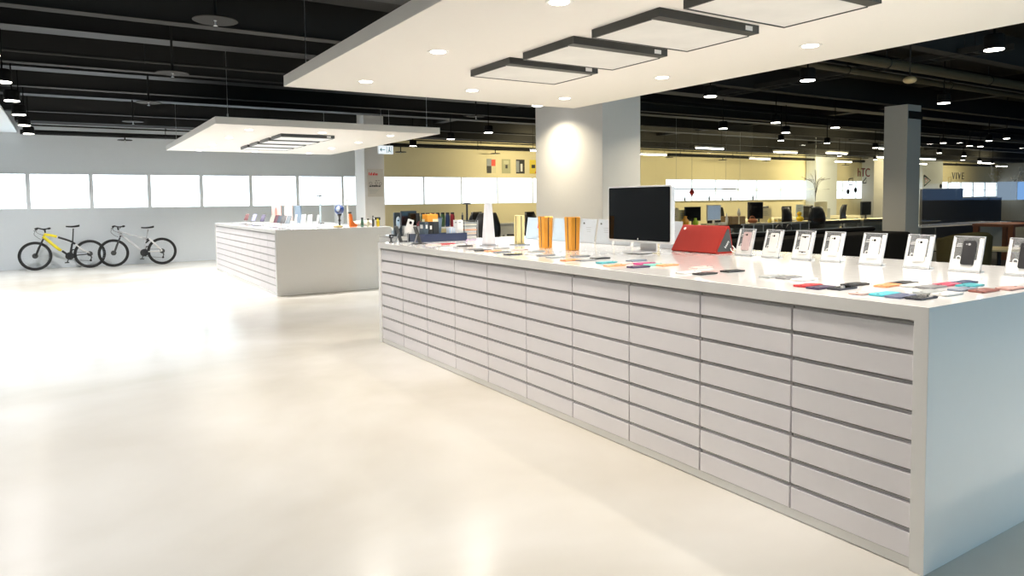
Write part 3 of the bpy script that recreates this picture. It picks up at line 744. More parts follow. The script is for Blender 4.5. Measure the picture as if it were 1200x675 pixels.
# small far monitor on counter
t = thing('small_monitor', 'small black monitor standing behind the dark tray', 'monitor', (3.12, 7.02, H+.001), 0)
bm = B(); rbox(bm, -.09, .09, -.012, .012, .17, .33, .008, ax=1); obj('casing', bm, M['blackp'], t)
bm = B(); box(bm, -.082, .082, -.0135, -.012, .18, .322); obj('screen', bm, M['screen'], t)
bm = B(); box(bm, -.012, .012, -.008, .008, .01, .17); box(bm, -.06, .06, -.05, .05, 0, .01); obj('stand', bm, M['blackp'], t)
# magazine rack: stack of slim items
t = thing('magazine_rack', 'clear rack stacked with slim magazines right of the white carton', 'rack', (3.79, 6.93, H+.001), 0)
bm = B()
for a in (-.082, .078):
    for b in (-.1, .096): box(bm, a, a+.004, b, b+.004, 0, .215)
box(bm, -.082, .082, -.1, .1, 0, .004); obj('rack_frame', bm, M['acredge'], t)
cols = [(.5, .5, .5), (.7, .68, .66), (.3, .3, .32), (.75, .6, .5), (.6, .6, .62), (.8, .45, .3), (.72, .7, .68), (.35, .37, .35), (.7, .68, .6), (.25, .27, .27)]
for k in range(10):
    w = random.uniform(.066, .074)
    bm = B(); box(bm, -w, w, -.09, .09, 0, .016); o = obj('magazine', bm, cm('magazine_%d' % k, cols[k], .5))
    tag(o, 'slim magazine in the clear rack, number %s from the bottom' % ['one', 'two', 'three', 'four', 'five', 'six', 'seven', 'eight', 'nine', 'ten'][k], 'magazine', 'magazines in the clear rack')
    o.location = (3.79, 6.93, H+.0055+k*.0195); o.rotation_euler.z = random.uniform(-.03, .03)
t = thing('charging_tree', 'black T shaped stand rising above the magazine rack', 'stand', (3.79, 6.93, H+.205))
bm = B(); box(bm, -.075, .075, -.06, .06, 0, .012); obj('base_plate', bm, M['grille'], t)
bm = B(); cyl(bm, (0, 0, .012), (0, 0, .19), .011, seg=12); obj('pole', bm, M['blackp'], t)
bm = B(); lathe(bm, [(0, .185), (.045, .188), (.05, .198), (.02, .206), (0, .208)], 20); obj('top_disc', bm, M['blackp'], t)
for s, lab in ((-1, 'small black bottle left of the T shaped stand'), (1, 'small black bottle right of the T shaped stand')):
    t = thing('small_bottle', lab, 'bottle', (3.79+s*.058, 6.93, H+.2175), group='bottles beside the T shaped stand')
    bm = B(); lathe(bm, [(0, 0), (.011, 0), (.011, .055), (.005, .065), (.005, .07), (0, .07)], 14); obj('bottle_body', bm, M['blackp'], t)
    bm = B(); lathe(bm, [(0, .0705), (.006, .0705), (.006, .085), (0, .085)], 12); obj('cap', bm, M['grille'], t)
# small flower string thing
t = thing('pink_ornament', 'small pink and purple beaded ornament before the magazine rack', 'ornament', (3.67, 6.62, H+.001))
bm = B()
for k in range(9): ball(bm, (-.06+k*.016, .01*math.sin(k*1.3), .008+.006*(k % 3)), .008, seg=8)
obj('bead_string', bm, cm('lilac_bead', (.5, .35, .55)), t, smooth=True)
# tilted phone on stand and clip stands near left end
t = thing('tilted_display_phone', 'white phone with a big black lens leaning at the far end of the counter', 'phone', (3.04, 6.80, H+.001))
for nm, bmx, m in (('body', None, M['white']),):
    bm = B(); rbox(bm, -.035, .035, -.004, .004, 0, .15, .008, ax=1); xf(bm, Matrix.Translation((-.03, 0, .10)) @ Matrix.Rotation(.3, 4, 'Y')); obj('body', bm, m, t)
bm = B(); cyl(bm, (0, -.006, .115), (0, -.004, .115), .016, seg=18); xf(bm, Matrix.Translation((-.03, 0, .10)) @ Matrix.Rotation(.3, 4, 'Y')); obj('camera_lens', bm, M['screen'], t)
bm = B(); cyl(bm, (-.03, .0, .006), (-.02, 0, .11), .006, seg=8); box(bm, -.07, .02, -.03, .03, 0, .006); obj('stand', bm, M['steel'], t)
for x, y, lab in ((2.98, 6.92, 'thin dark tilted tablet easel, left of two at the far corner'), (3.06, 6.62, 'thin dark tilted tablet easel, right of two at the far corner')):
    t = thing('tablet_easel', lab, 'stand', (x, y, H+.001), group='tilted easels at the far corner')
    bm = B(); prism(bm, [(-.05, .17), (-.043, .175), (.012, .006), (.003, .004)], 1, -.04, .04); obj('tilted_plate', bm, M['grille'], t)
    bm = B(); prism(bm, [(-.025, .1), (-.02, .1), (-.055, .0), (-.062, .0)], 1, -.01, .01); obj('prop_leg', bm, M['steel'], t)
    bm = B(); box(bm, -.05, .02, -.03, .03, 0, .004); obj('base', bm, M['acredge'], t)
t = thing('camera_mount', 'tiny black camera on a clamp at the far left corner', 'camera', (2.90, 6.98, H+.001))
bm = B(); box(bm, -.02, .02, -.015, .015, .045, .085); obj('camera_body', bm, M['blackp'], t, bev=.004)
bm = B(); cyl(bm, (0, 0, .0), (0, 0, .045), .01, seg=10); cyl(bm, (0, 0, 0), (0, 0, .008), .025, seg=16); obj('mount', bm, M['grille'], t)
bm = B(); cyl(bm, (0, -.022, .065), (0, -.015, .065), .01, seg=12); obj('lens', bm, M['steel'], t)

# ------------------------------------------------------------------ white low cabinet between the counters
t = thing('white_cabinet', 'white cabinet standing between the two drawer counters', 'cabinet', (4.32, 9.2, 0))
bm = B(); box(bm, -.55, .55, -.3, .3, 0, 1.0); obj('cabinet_body', bm, M['white'], t)
bm = B(); box(bm, -.56, .56, -.31, .31, 1.0, 1.03); obj('cabinet_top', bm, M['worktop'], t)
for s in (-1, 1):
    bm = B(); box(bm, s*.275-.265, s*.275+.265, -.315, -.301, .05, .96); d = obj('door', bm, M['paleblue'] if False else M['white'], t)
    bm = B(); box(bm, s*.04-.006, s*.04+.006, -.33, -.316, .6, .75); obj('handle', bm, M['steel'], d)
ZT = 1.031
t = thing('emblem_display', 'tall black frame holding a silver round emblem on the white cabinet', 'display frame', (3.86, 9.05, ZT))
bm = B(); box(bm, -.055, .055, -.02, .02, .02, .32); box(bm, -.085, .05, -.05, .05, 0, .02); obj('frame', bm, M['blackp'], t)
bm = B(); ball(bm, (0, -.022, .18), .038, (1, .15, 2.3)); obj('emblem', bm, M['steel'], t, smooth=True)
bm = B(); ball(bm, (0, -.026, .21), .014, (1, .2, 1)); obj('emblem_core', bm, M['blackp'], t)
for k in range(5):
    t = tb('white_box', 'white flat box in the stack on the white cabinet, %s from the bottom' % NUM[k].replace('nearest', 'first'), 'box', 3.93, 4.12, 9.0, 9.16, ZT+k*.056, .054, M['white'], (('grey_print', .1, .7, .35, .5, M['poster']),), 'white boxes stacked on the cabinet')
t = thing('flower_posy', 'dark pink posy in a small grey pot beside the white boxes', 'flowers', (4.20, 9.05, ZT))
bm = B(); lathe(bm, [(0, 0), (.03, 0), (.045, .12), (.04, .125), (0, .11)], 18); obj('pot', bm, M['silver'], t)
bm = B()
for k in range(14): ball(bm, (random.uniform(-.04, .04), random.uniform(-.03, .03), .15+random.uniform(-.02, .03)), .018, seg=8)
obj('blossom', bm, cm('dusky_pink', (.4, .1, .12), .7), t)

# row of bottles and jars on a shelf table far behind (between counter and yellow wall)
t = thing('side_table', 'long white side table behind the counters holding a row of jars', 'table', (6.0, 12.6, 0))
bm = B(); box(bm, -.9, .9, -.3, .3, .97, 1.0); obj('table_top', bm, M['worktop'], t)
for sx in (-1, 1):
    for sy in (-1, 1):
        bm = B(); box(bm, sx*.85-.02, sx*.85+.02, sy*.26-.02, sy*.26+.02, 0, .97); obj('leg', bm, M['steel'], t)
jc = [('brown', (.12, .05, .02)), ('dark red', (.3, .02, .03)), ('navy', (.02, .04, .12)), ('black', (.02, .02, .02)), ('dark green', (.04, .09, .03)), ('brown', (.12, .05, .02)), ('dark red', (.3, .02, .03)), ('black', (.02, .02, .02)), ('dark green', (.04, .09, .03)), ('navy', (.02, .04, .12)), ('dark red', (.3, .02, .03))]
for k, (cn, cc) in enumerate(jc):
    t = thing('storage_jar', '%s storage jar on the side table, %s from the left' % (cn, (NUM+['last'])[k].replace('nearest', 'first')), 'jar', (5.45+k*.108, 12.55, 1.001), group='jars in a row on the side table')
    bm = B(); lathe(bm, [(0, 0), (.042, 0), (.046, .02), (.046, .2), (.036, .24), (0, .24)], 18); obj('jar_body', bm, cm('jar_'+cn.replace(' ', '_'), cc, .3), t, smooth=False)
    bm = B(); lathe(bm, [(0, .241), (.038, .241), (.038, .275), (0, .275)], 18); obj('lid', bm, M['blackp'], t)

# ------------------------------------------------------------------ objects on the far counter
def tiltphone(x, y, c, lab, h=.15, w=.08, rz=.75, z=H+.001, lift=.05, lean=.55, grp='tilted phones on the far counter'):
    t = thing('tilted_phone', lab, 'phone', (x, y, z), rz, grp)
    T = Matrix.Translation((0, 0, lift)) @ Matrix.Rotation(lean, 4, 'Y')
    bm = B(); rbox(bm, -.005, .005, -w/2, w/2, 0, h, .008, ax=0); xf(bm, T); obj('body', bm, c, t)
    bm = B(); box(bm, -.007, -.005, -w/2+.004, w/2-.004, .008, h-.008); xf(bm, T); obj('screen', bm, c, t)
    bm = B(); cyl(bm, (.03, 0, .0), (.035, 0, lift+.04), .005, seg=8); box(bm, -.03, .07, -.035, .035, 0, .006); obj('stand', bm, M['acredge'], t)
cs = [('maroon', (.1, .01, .015)), ('lilac', (.4, .42, .75)), ('dark purple', (.05, .04, .12)), ('grey', (.4, .4, .35)), ('dark red', (.1, .03, .05)), ('dark navy', (.02, .04, .07)), ('black', (.02, .02, .025)), ('slate', (.12, .15, .18))]
for k, y in enumerate((16.75, 16.0, 15.2, 14.4, 13.95, 13.7, 13.45, 13.1)):
    tiltphone(3.45 if k < 4 else 3.42, y, cm('tp_'+cs[k][0].replace(' ', '_'), cs[k][1]), 'tilted phone with %s screen on the far counter, %s of eight' % (cs[k][0], ['farthest', 'second', 'third', 'fourth', 'fifth', 'sixth', 'seventh', 'nearest'][k]), h=.165, w=.09)
for k, (y, c) in enumerate(((16.2, 'grey'), (15.3, 'charcoal'), (14.7, 'grey'), (14.0, 'charcoal'), (13.2, 'silver'), (12.7, 'bluegrey'), (12.2, 'silver'), (11.9, 'grey'))):
    phone((3.08, y, H+.001), 0, K[c], 'flat %s phone along the front edge of the far counter, %s of eight' % (K[c][0].replace('_', ' '), ['farthest', 'second', 'third', 'fourth', 'fifth', 'sixth', 'seventh', 'nearest'][k]), group='flat phones on the far counter')
def display(name, x, y, w, h, m, lab, z0=.03, th=.02, logo=None):
    t = thing(name, lab, 'display panel', (x, y, H+.001))
    bm = B(); box(bm, -th/2, th/2, -w/2, w/2, z0, z0+h); obj('panel_face', bm, m, t, bev=.003)
    bm = B(); box(bm, -.05, .05, -w/3, w/3, 0, .012); box(bm, -.008, .008, -.03, .03, .012, z0); obj('foot', bm, M['white'], t)
    if logo:
        bm = B(); cyl(bm, (-th/2-.002, 0, z0+h*.55), (-th/2, 0, z0+h*.55), h*.28, seg=20); obj('round_print', bm, logo, t)
    return t
display('printed_display', 4.1, 16.6, .8, .36, cm('pink_panel', (.75, .45, .42)), 'translucent pink panel with a red round print on the far counter', logo=cm('coral_print', (.9, .15, .1)))
display('printed_display', 4.15, 15.75, .62, .36, cm('pale_pink_panel', (.75, .62, .6)), 'pale rose grey panel right of the red printed panel')
display('printed_display', 4.2, 15.3, .16, .36, M['greyboard'], 'slim dark grey upright panel beside the pale rose panel')
display('grey_screen', 3.9, 14.1, .42, .34, M['bluegrey'], 'blue grey screen standing in the middle of the far counter')
display('grey_screen', 4.35, 12.95, .50, .36, cm('screen_warm_grey', (.20, .21, .21)), 'warm grey screen beside the round blue helmet')
for k in range(6):
    t = thing('pamphlet_holder', 'white upright leaflet holder on the far counter, %s of six' % NUM[k].replace('nearest', 'first'), 'holder', (3.55+.1*(k % 2), 13.0-.2*k, H+.001), group='white leaflet holders on the far counter')
    bm = B(); prism(bm, [(-.02, 0), (-.015, 0), (.02, .22), (.015, .22)], 1, -.055, .055); obj('leaflet', bm, M['white'], t)
    bm = B(); box(bm, -.03, .04, -.06, .06, 0, .012); prism(bm, [(.04, .0), (.035, 0), (.01, .18), (.014, .18)], 1, -.01, .01); obj('holder_base', bm, M['acredge'], t)
    bm = B(); prism(bm, [(-.018, .03), (-.0165, .03), (-.0035, .12), (-.005, .12)], 1, -.03, -.02); obj('dark_print', bm, M['greyboard'], t)
t = thing('head_mannequin', 'round navy blue glossy helmet on a black stand on the far counter', 'helmet', (4.1, 12.2, H+.001))
bm = B(); ball(bm, (0, 0, .30), .085, (1, 1, 1.05), 24); obj('helmet_shell', bm, M['mirrorblue'], t, smooth=True)
bm = B(); ball(bm, (-.035, -.055, .31), .045, (.9, .7, 1), 16); obj('visor', bm, M['paleblue'], t, smooth=True)
bm = B(); lathe(bm, [(0, 0), (.05, 0), (.045, .015), (.016, .03), (.02, .06), (.012, .08), (.026, .11), (.012, .14), (.02, .18), (.045, .215), (0, .215)], 20); obj('stand', bm, M['blackp'], t, smooth=True)
t = thing('wooden_dish', 'round tan dish beneath the helmet stand', 'dish', (3.98, 11.95, H+.001))
bm = B(); lathe(bm, [(0, .004), (.06, .004), (.085, .022), (.09, .022), (.065, 0), (0, 0)], 24); obj('dish_body', bm, cm('tan_dish', (.55, .40, .15)), t)
bm = B(); torus(bm, (0, 0, .022), 2, .087, .004, 24, 6); obj('dish_rim', bm, M['gold'], t)
t = thing('orange_dinosaur', 'bright orange boot shaped toy on the far counter', 'toy', (4.22, 11.85, H+.001))
bm = B(); prism(bm, [(-.06, 0), (.07, 0), (.075, .04), (.03, .06), (-.005, .10), (-.02, .22), (-.06, .24), (-.065, .2)], 1, -.03, .03); obj('toy_body', bm, M['orangep'], t, bev=.01)
bm = B(); box(bm, -.075, -.03, -.022, .022, .232, .262); obj('toy_cap', bm, M['grille'], t)
for k, (x, cc, h, lab) in enumerate(((4.37, M['green'], .14, 'dark green toy figure between the orange toy and the yellow one'), (4.48, M['boardcream'], .12, 'cream cup right of the dark green figure'), (4.57, M['blackp'], .17, 'slim black bottle on the far counter'), (4.66, M['duck'], .14, 'yellow jar with a black lid on the far counter'))):
    t = thing(['toy_figure', 'cream_cup', 'black_bottle', 'yellow_jar'][k], lab, ['toy', 'cup', 'bottle', 'jar'][k], (x, 11.8, H+.001))
    bm = B(); r = .028 if k != 2 else .018
    lathe(bm, [(0, 0), (r*.8, 0), (r, .02), (r, h*.7), (r*.6, h*.85), (r*.6, h), (0, h)], 18); obj('vessel_body', bm, cm('toy_dark_green', (.05, .12, .07)) if k == 0 else cc, t, smooth=False)
    bm = B(); lathe(bm, [(0, h+.0005), (r*.7, h+.0005), (r*.7, h+.02), (0, h+.02)], 16); obj('lid', bm, M['blackp'], t)
t = thing('fabric_roll', 'long white and peach rolled cloth lying at the right end of the far counter', 'roll', (4.55, 12.3, H+.001))
bm = B(); cyl(bm, (-.2, -.12, .047), (.2, .12, .047), .045, seg=16); obj('roll_body', bm, cm('peach_cloth', (.85, .76, .68), .8), t, smooth=False)
bm = B(); torus(bm, (.0, .0, .045), 0, .043, .004, 20, 6); obj('band', bm, M['duck'], t)
t = thing('barcode_scanner', 'black handheld scanner on a stand at the right end of the far counter', 'scanner', (4.68, 11.9, H+.001))
bm = B(); box(bm, -.05, .06, -.03, .03, .11, .16); obj('scanner_head', bm, M['blackp'], t, bev=.01)
bm = B(); tube(bm, smoothpath([(.03, 0, .12), (.05, 0, .06), (.04, 0, .0)]), .014); cyl(bm, (.04, 0, 0), (.04, 0, .01), .05, seg=18); obj('grip', bm, M['steel'], t)
bm = B(); box(bm, -.056, -.05, -.022, .022, .12, .15); obj('scan_window', bm, M['white'], t)
t = thing('crane_stand', 'thin pole stand with a clip rising from the far counter', 'stand', (4.5, 14.6, H+.001))
bm = B(); cyl(bm, (0, 0, .01), (0, 0, .56), .018, seg=12); obj('pole', bm, cm('ice_blue_pole', (.55, .68, .74), .3), t)
bm = B(); box(bm, -.07, .05, -.02, .02, .56, .585); obj('clip', bm, M['grille'], t)
bm = B(); cyl(bm, (0, 0, 0), (0, 0, .012), .08, seg=20); obj('base_disc', bm, M['blackp'], t)
t = thing('metal_ruler', 'tall grey upright rod beside the warm grey screen', 'rod', (4.6, 13.2, H+.001))
bm = B(); box(bm, -.012, .012, -.012, .012, .01, .5); obj('rod_body', bm, M['poster'], t); bm = B(); box(bm, -.05, .05, -.05, .05, 0, .01); obj('base', bm, M['steel'], t)

# ------------------------------------------------------------------ bicycles
def bicycle(x, label, kind):
    t = thing('bicycle', label, 'bicycle', (x, 19.66, 0), 0, 'bicycles leaning on the back wall', rx=-.10)
    R = .335; WBs = 1.09 if kind == 0 else 1.06
    fr = M['yellow'] if kind == 0 else M['alu']
    def wheel(cx, nm):
        bm = B(); torus(bm, (cx, 0, R), 1, R-.022, .022, 56, 10, 1.1); w = obj('wheel', bm, M['rubber'], t, smooth=True)
        bm = B(); torus(bm, (cx, 0, R), 1, R-.052, .012, 48, 8); obj('rim', bm, M['rubber2'] if kind == 0 else M['rubber'], w, smooth=True)
        bm = B()
        for k in range(28):
            a = 2*PI*k/28; b = a+(.35 if k % 2 else -.35); s = .025 if k % 4 < 2 else -.025
            cyl(bm, (cx+.022*math.cos(b), s, R+.022*math.sin(b)), (cx+(R-.055)*math.cos(a), 0, R+(R-.055)*math.sin(a)), .0012, seg=4, caps=False)
        obj('spokes', bm, M['steel'], w)
        bm = B(); cyl(bm, (cx, -.05, R), (cx, .05, R), .02, seg=14); cyl(bm, (cx, -.035, R), (cx, -.031, R), .06, seg=24); obj('hub_disc', bm, M['grille'], w)
    wheel(0, 'f'); wheel(WBs, 'r')
    if kind == 0:
        ht, hb, bb, st = (.215, 0, .855), (.165, 0, .74), (.68, 0, .30), (.765, 0, .66)
        bm = B(); tube(bm, [hb, ht], .024); tube(bm, smoothpath([(.20, 0, .83), (.29, 0, .815), (.38, 0, .79), (.44, 0, .765)]), [.03]*18+[.026]); tube(bm, [(.18, 0, .77), (.48, 0, .46), (.52, 0, .44)], [.036, .034, .026])
        obj('frame', bm, fr, t, smooth=True)
        bm = B(); tube(bm, smoothpath([(.46, 0, .755), (.58, 0, .71), (.72, 0, .645), (.80, 0, .58)]), .023); tube(bm, [(.53, 0, .43), bb], .024); tube(bm, [bb, (.74, 0, .60)], .022); cyl(bm, (bb[0], -.04, bb[2]), (bb[0], .04, bb[2]), .03)
        for s in (-1, 1): tube(bm, [(bb[0], s*.03, bb[2]), (WBs, s*.055, R)], .010)
        obj('rear_frame', bm, M['blacks'], t, smooth=True)
        bm = B()
        tube(bm, [(.40, 0, .785), (.46, 0, .757)], .027)
        for s in (-1, 1): tube(bm, [(.80, s*.03, .58), (.93, s*.05, .45), (WBs, s*.055, R+.01)], [.016, .016, .012])
        obj('seat_stay', bm, M['white'], t, smooth=True)
        bars = [(.215, 0, .87), (.21, 0, .93), (.17, 0, .955)]
    else:
        ht, hb, bb, st = (.125, 0, .875), (.16, 0, .76), (.66, 0, .31), (.735, 0, .66)
        bm = B(); tube(bm, [hb, ht], .026); tube(bm, smoothpath([(.14, 0, .85), (.42, 0, .755), (.72, 0, .675)]), .018); tube(bm, [(.16, 0, .79), (.42, 0, .54), bb], [.026, .026, .024])
        tube(bm, [bb, (.72, 0, .68)], .018); tube(bm, [(.45, 0, .74), (.74, 0, .62)], .010); cyl(bm, (bb[0], -.04, bb[2]), (bb[0], .04, bb[2]), .03)
        obj('frame', bm, fr, t, smooth=True)
        bm = B()
        for s in (-1, 1):
            tube(bm, [(.78, s*.03, .66), (.9, s*.05, .52), (WBs, s*.055, R+.01)], [.022, .02, .012]); tube(bm, [(.70, s*.03, .33), (WBs, s*.055, R)], .013)
        obj('seat_stay', bm, M['white'], t, smooth=True)
        bm = B(); tube(bm, [(.70, 0, .55), (.80, 0, .64)], .02); tube(bm, [(.78, -.03, .66), (.72, -.03, .62)], .014); obj('rear_shock', bm, M['blacks'], t, smooth=True)
        bars = [(.125, 0, .89), (.115, 0, .945), (.13, 0, .965)]
    bm = B()
    for s in (-1, 1):
        tube(bm, [(.16 if kind == 0 else .15, s*.05, .70), (.08, s*.055, .52), (.02, s*.055, R+.02), (0, s*.055, R)], [.017, .022, .022, .014])
    tube(bm, [(hb[0], -.055, hb[2]-.03), (hb[0], .055, hb[2]-.03)], .02)
    obj('fork', bm, M['blacks'] if kind == 0 else M['grille'], t, smooth=True)
    bm = B(); tube(bm, bars, .018); obj('stem', bm, M['blackp'] if kind == 0 else M['blackp'], t, smooth=True)
    bx, bz = bars[-1][0], bars[-1][2]
    a = .55
    bm = B(); tube(bm, smoothpath([(bx+a*-.24, -.26, bz-.01), (bx+a*-.16, -.12, bz+.015), (bx, 0, bz), (bx+.08, .12, bz+.015), (bx+.13, .2, bz+.03)]), .016); h = obj('handlebar', bm, M['blacks'], t, smooth=True)
    bm = B(); tube(bm, [(bx-.135, -.27, bz-.01), (bx-.09, -.15, bz+.012)], .022); tube(bm, [(bx+.135, .21, bz+.03), (bx+.10, .14, bz+.02)], .024); obj('grip', bm, M['rubber'], h, smooth=True)
    bm = B(); tube(bm, smoothpath([(bx-.09, -.13, bz), (bx-.15, -.15, bz-.04), (bx-.17, -.2, bz-.05)]), .006); tube(bm, smoothpath([(bx+.06, .12, bz), (bx+.02, .16, bz-.04)]), .006); obj('brake_lever', bm, M['blackp'], h)
    bm = B(); tube(bm, smoothpath([(bx-.12, -.15, bz-.01), (bx-.17, -.1, bz-.12), (bx-.1, -.02, bz-.2), (.12, .03, .72)]), .004); tube(bm, smoothpath([(bx-.1, -.12, bz), (bx-.12, -.06, bz-.08), (bx, -.02, bz-.14), (.2, -.03, .8)]), .004); obj('brake_cable', bm, M['blackp'], t)
    sx = .775 if kind == 0 else .77; sz = 1.0 if kind == 0 else .93
    bm = B(); tube(bm, [(st[0]-.02, 0, st[2]-.08), (sx, 0, sz-.05)], .014); obj('seat_post', bm, M['blacks'] if kind == 0 else M['steel'], t, smooth=True)
    bm = B(); n = 14
    prev = None
    for k in range(n+1):   # saddle: long nose widening to the tail
        u = k/n; x0 = sx-.15+.28*u; w = .018+.055*max(0, (u-.35)/.65)**.8; th = .018+.012*u; zc = sz-.012+.03*(u-.5)**2*2+.012*u
        cur = [bm.verts.new((x0, w*math.cos(q*PI/4)*1.0, zc+th*math.sin(q*PI/4)*(1 if math.sin(q*PI/4) > 0 else .7))) for q in range(8)]
        if prev:
            for q in range(8): bm.faces.new((prev[q], prev[(q+1) % 8], cur[(q+1) % 8], cur[q]))
        else: bm.faces.new(cur)
        prev = cur
    bm.faces.new(prev); obj('saddle', bm, M['rubber'], t, smooth=True)
    bm = B(); cyl(bm, (bb[0], -.045, bb[2]), (bb[0], -.041, bb[2]), .09, seg=28); torus(bm, (bb[0], -.043, bb[2]), 1, .088, .004, 28, 5); cr = obj('chainring', bm, M['blackp'], t)
    bm = B(); ca = -1.95
    for s, a0 in ((-1, ca), (1, ca+PI)):
        e = (bb[0]+.165*math.cos(a0), s*.065, bb[2]+.165*math.sin(a0)); cyl(bm, (bb[0], s*.06, bb[2]), e, .011, seg=8)
        box(bm, e[0]-.045, e[0]+.045, s*.1-.035, s*.1+.035, e[2]-.012, e[2]+.012)
    obj('crank_pedals', bm, M['blackp'], t)
    bm = B(); cyl(bm, (WBs, -.045, R), (WBs, -.028, R), .05, .035, seg=20); obj('cassette', bm, M['grille'], t)
    bm = B(); tube(bm, [(WBs, -.05, R-.03), (WBs+.03, -.05, R-.08), (WBs+.01, -.05, R-.16)], [.014, .014, .01]); cyl(bm, (WBs+.01, -.055, R-.16), (WBs+.01, -.045, R-.16), .025, seg=14); obj('derailleur', bm, M['blackp'], t)
    bm = B(); tube(bm, [(bb[0], -.043, bb[2]+.088), (WBs, -.04, R+.045)], .004, 5); tube(bm, [(bb[0], -.043, bb[2]-.088), (WBs+.01, -.05, R-.17)], .004, 5); obj('chain', bm, M['blackp'], t)
    return t
bicycle(-.63, 'yellow and black mountain bicycle leaning on the white wall under the windows', 0)
b2 = bicycle(.95, 'silver full suspension bicycle leaning on the wall beside the yellow one', 1)
b2.location.y = 19.56

# ------------------------------------------------------------------ posters, exit sign, column poster
def poster(x0, x1, lab, base, bits):
    t = thing('wall_poster', lab, 'poster', ((x0+x1)/2, YB-.001, 2.645), group='posters on the yellow wall')
    w = (x1-x0)/2
    bm = B(); box(bm, -w, w, -.012, 0, -.235, .235); obj('poster_sheet', bm, base, t)
    for n, a, b, c, d, m in bits:
        bm = B(); box(bm, -w+2*w*a, -w+2*w*b, -.014, -.012, -.235+.47*c, -.235+.47*d); obj(n, bm, m, t)
poster(11.78, 12.13, 'wall poster in grey, black and red quarters, first on the yellow wall', cm('poster_cream', (.72, .66, .42)), (('grey_quarter', 0, .5, .5, 1, M['greyboard']), ('black_quarter', 0, .5, 0, .5, M['blacks']), ('red_quarter', .5, .95, .5, .95, cm('poster_red', (.8, .05, .02)))))
poster(12.37, 12.70, 'pale olive wall poster with a small dark figure, second in the row', cm('poster_olive', (.42, .42, .25)), (('dark_figure', .4, .65, .35, .6, M['blacks']), ('light_patch', .2, .8, .65, .9, cm('poster_pale', (.6, .6, .4)))))
poster(12.93, 13.27, 'black wall poster with a white bottle shape, third in the row', M['blacks'], (('white_shape', .5, .75, .15, .7, M['white']), ('grey_band', 0, .35, .1, .9, M['greyboard'])))
poster(13.48, 13.85, 'yellow wall poster with dark marks beside the big column', cm('poster_yellow', (.8, .62, .03)), (('dark_mark', .2, .6, .4, .65, M['blacks']), ('red_mark', .6, .9, .05, .15, M['redtext'])))
t = thing('exit_sign', 'lit white exit sign with a left arrow hanging by the far column', 'exit sign', (6.55, 16.0, 2.64))
bm = B(); box(bm, -.195, .195, -.02, .02, 0, .21); obj('sign_case', bm, M['white'], t)
bm = B(); box(bm, -.188, .188, -.022, -.02, .007, .203); obj('lit_face', bm, M['sign'], t)
bm = B(); box(bm, -.13, -.02, -.0235, -.022, .1, .115)
prism(bm, [(-.15, .107), (-.11, .15), (-.095, .15), (-.125, .107), (-.095, .065), (-.11, .065)], 1, -.0235, -.022); obj('left_arrow', bm, M['tealsign'], t)
bm = B(); box(bm, .02, .03, -.0235, -.022, .03, .18); cyl(bm, (.09, -.0235, .16), (.09, -.022, .16), .014, seg=14)
prism(bm, [(.07, .09), (.085, .145), (.1, .145), (.1, .1), (.125, .06), (.115, .05), (.09, .085), (.075, .045), (.05, .045), (.05, .055), (.068, .06)], 1, -.0235, -.022)
box(bm, .14, .15, -.0235, -.022, .03, .18); obj('running_figure', bm, M['tealsign'], t)
bm = B(); cyl(bm, (-.1, 0, .21), (-.1, 0, 1.5), .005, seg=6); cyl(bm, (.1, 0, .21), (.1, 0, 1.5), .005, seg=6); obj('hanger', bm, M['steel'], t)
t = thing('column_poster', 'grey notice with a red heading and black sketches on the far column', 'poster', (6.94, 17.7, 1.9))
bm = B(); box(bm, -.22, .22, -.012, -.0005, -.26, .47); obj('notice_sheet', bm, M['poster'], t)
bm = B()
for k, (hh, ww) in enumerate(((.075, .02), (.05, .03), (.078, .018), (.05, .032), (.078, .02), (.05, .028), (.05, .024))): box(bm, -.18+k*.037, -.18+k*.037+ww, -.0145, -.012, .30, .30+hh)
obj('red_heading', bm, M['redtext'], t)
bm = B()
for x, w in ((-.17, .06), (-.1, .03), (-.06, .05), (.0, .04), (.05, .03), (.09, .05)): box(bm, x, x+w, -.014, -.012, .0, .03+.02*random.random())
for cx, cz in ((-.13, .09), (.03, .1), (.14, .08)): torus(bm, (cx, -.013, cz), 1, .035, .004, 18, 5)
for cx in (.0, .07): box(bm, cx, cx+.05, -.014, -.012, .16, .17)
obj('sketch_print', bm, M['blacktext'], t)
bm = B()
for k in range(4): box(bm, -.17, .1-.03*k, -.0135, -.012, -.08-k*.03, -.074-k*.03)
obj('fine_print', bm, M['greyboard'], t)

# ------------------------------------------------------------------ office behind glass
n = 0
xg = 7.9
for k in range(12):
    bm = B(); box(bm, xg+k*1.6+.004, xg+(k+1)*1.6-.004, 9.88, 9.892, .03, 3.3); o = struct('glass_wall', bm, M['glass'])
bm = B(); box(bm, 7.9, 27.1, 9.86, 9.91, 0, .03); box(bm, 7.9, 27.1, 9.86, 9.91, 3.3, 3.36); struct('glass_wall_rail', bm, M['lampblack'])
t = thing('sign_letters', 'dark red three letter sign on the glass partition left of the grey column', 'sign', (16.28, 9.87, 2.07))
textobj('lettering', 'hTC', .29, M['wine'], t, (0, 0, 0), (PI/2, 0, 0), .004, 1.0)
t = thing('sign_letters', 'dark grey four letter sign on the glass partition right of the grey column', 'sign', (20.75, 9.87, 2.03))
textobj('lettering', 'VIVE', .27, M['blacktext'], t, (0, 0, 0), (PI/2, 0, 0), .004, 1.3)
def outline(bm, pts, r=.02):
    P_ = [V((x, 0, z)) for x, z in pts]; tube(bm, P_+[P_[0]], r, 5)
t = thing('glass_sticker', 'dark rounded triangle sticker on the glass right of the grey column', 'sticker', (19.15, 9.868, 1.91))
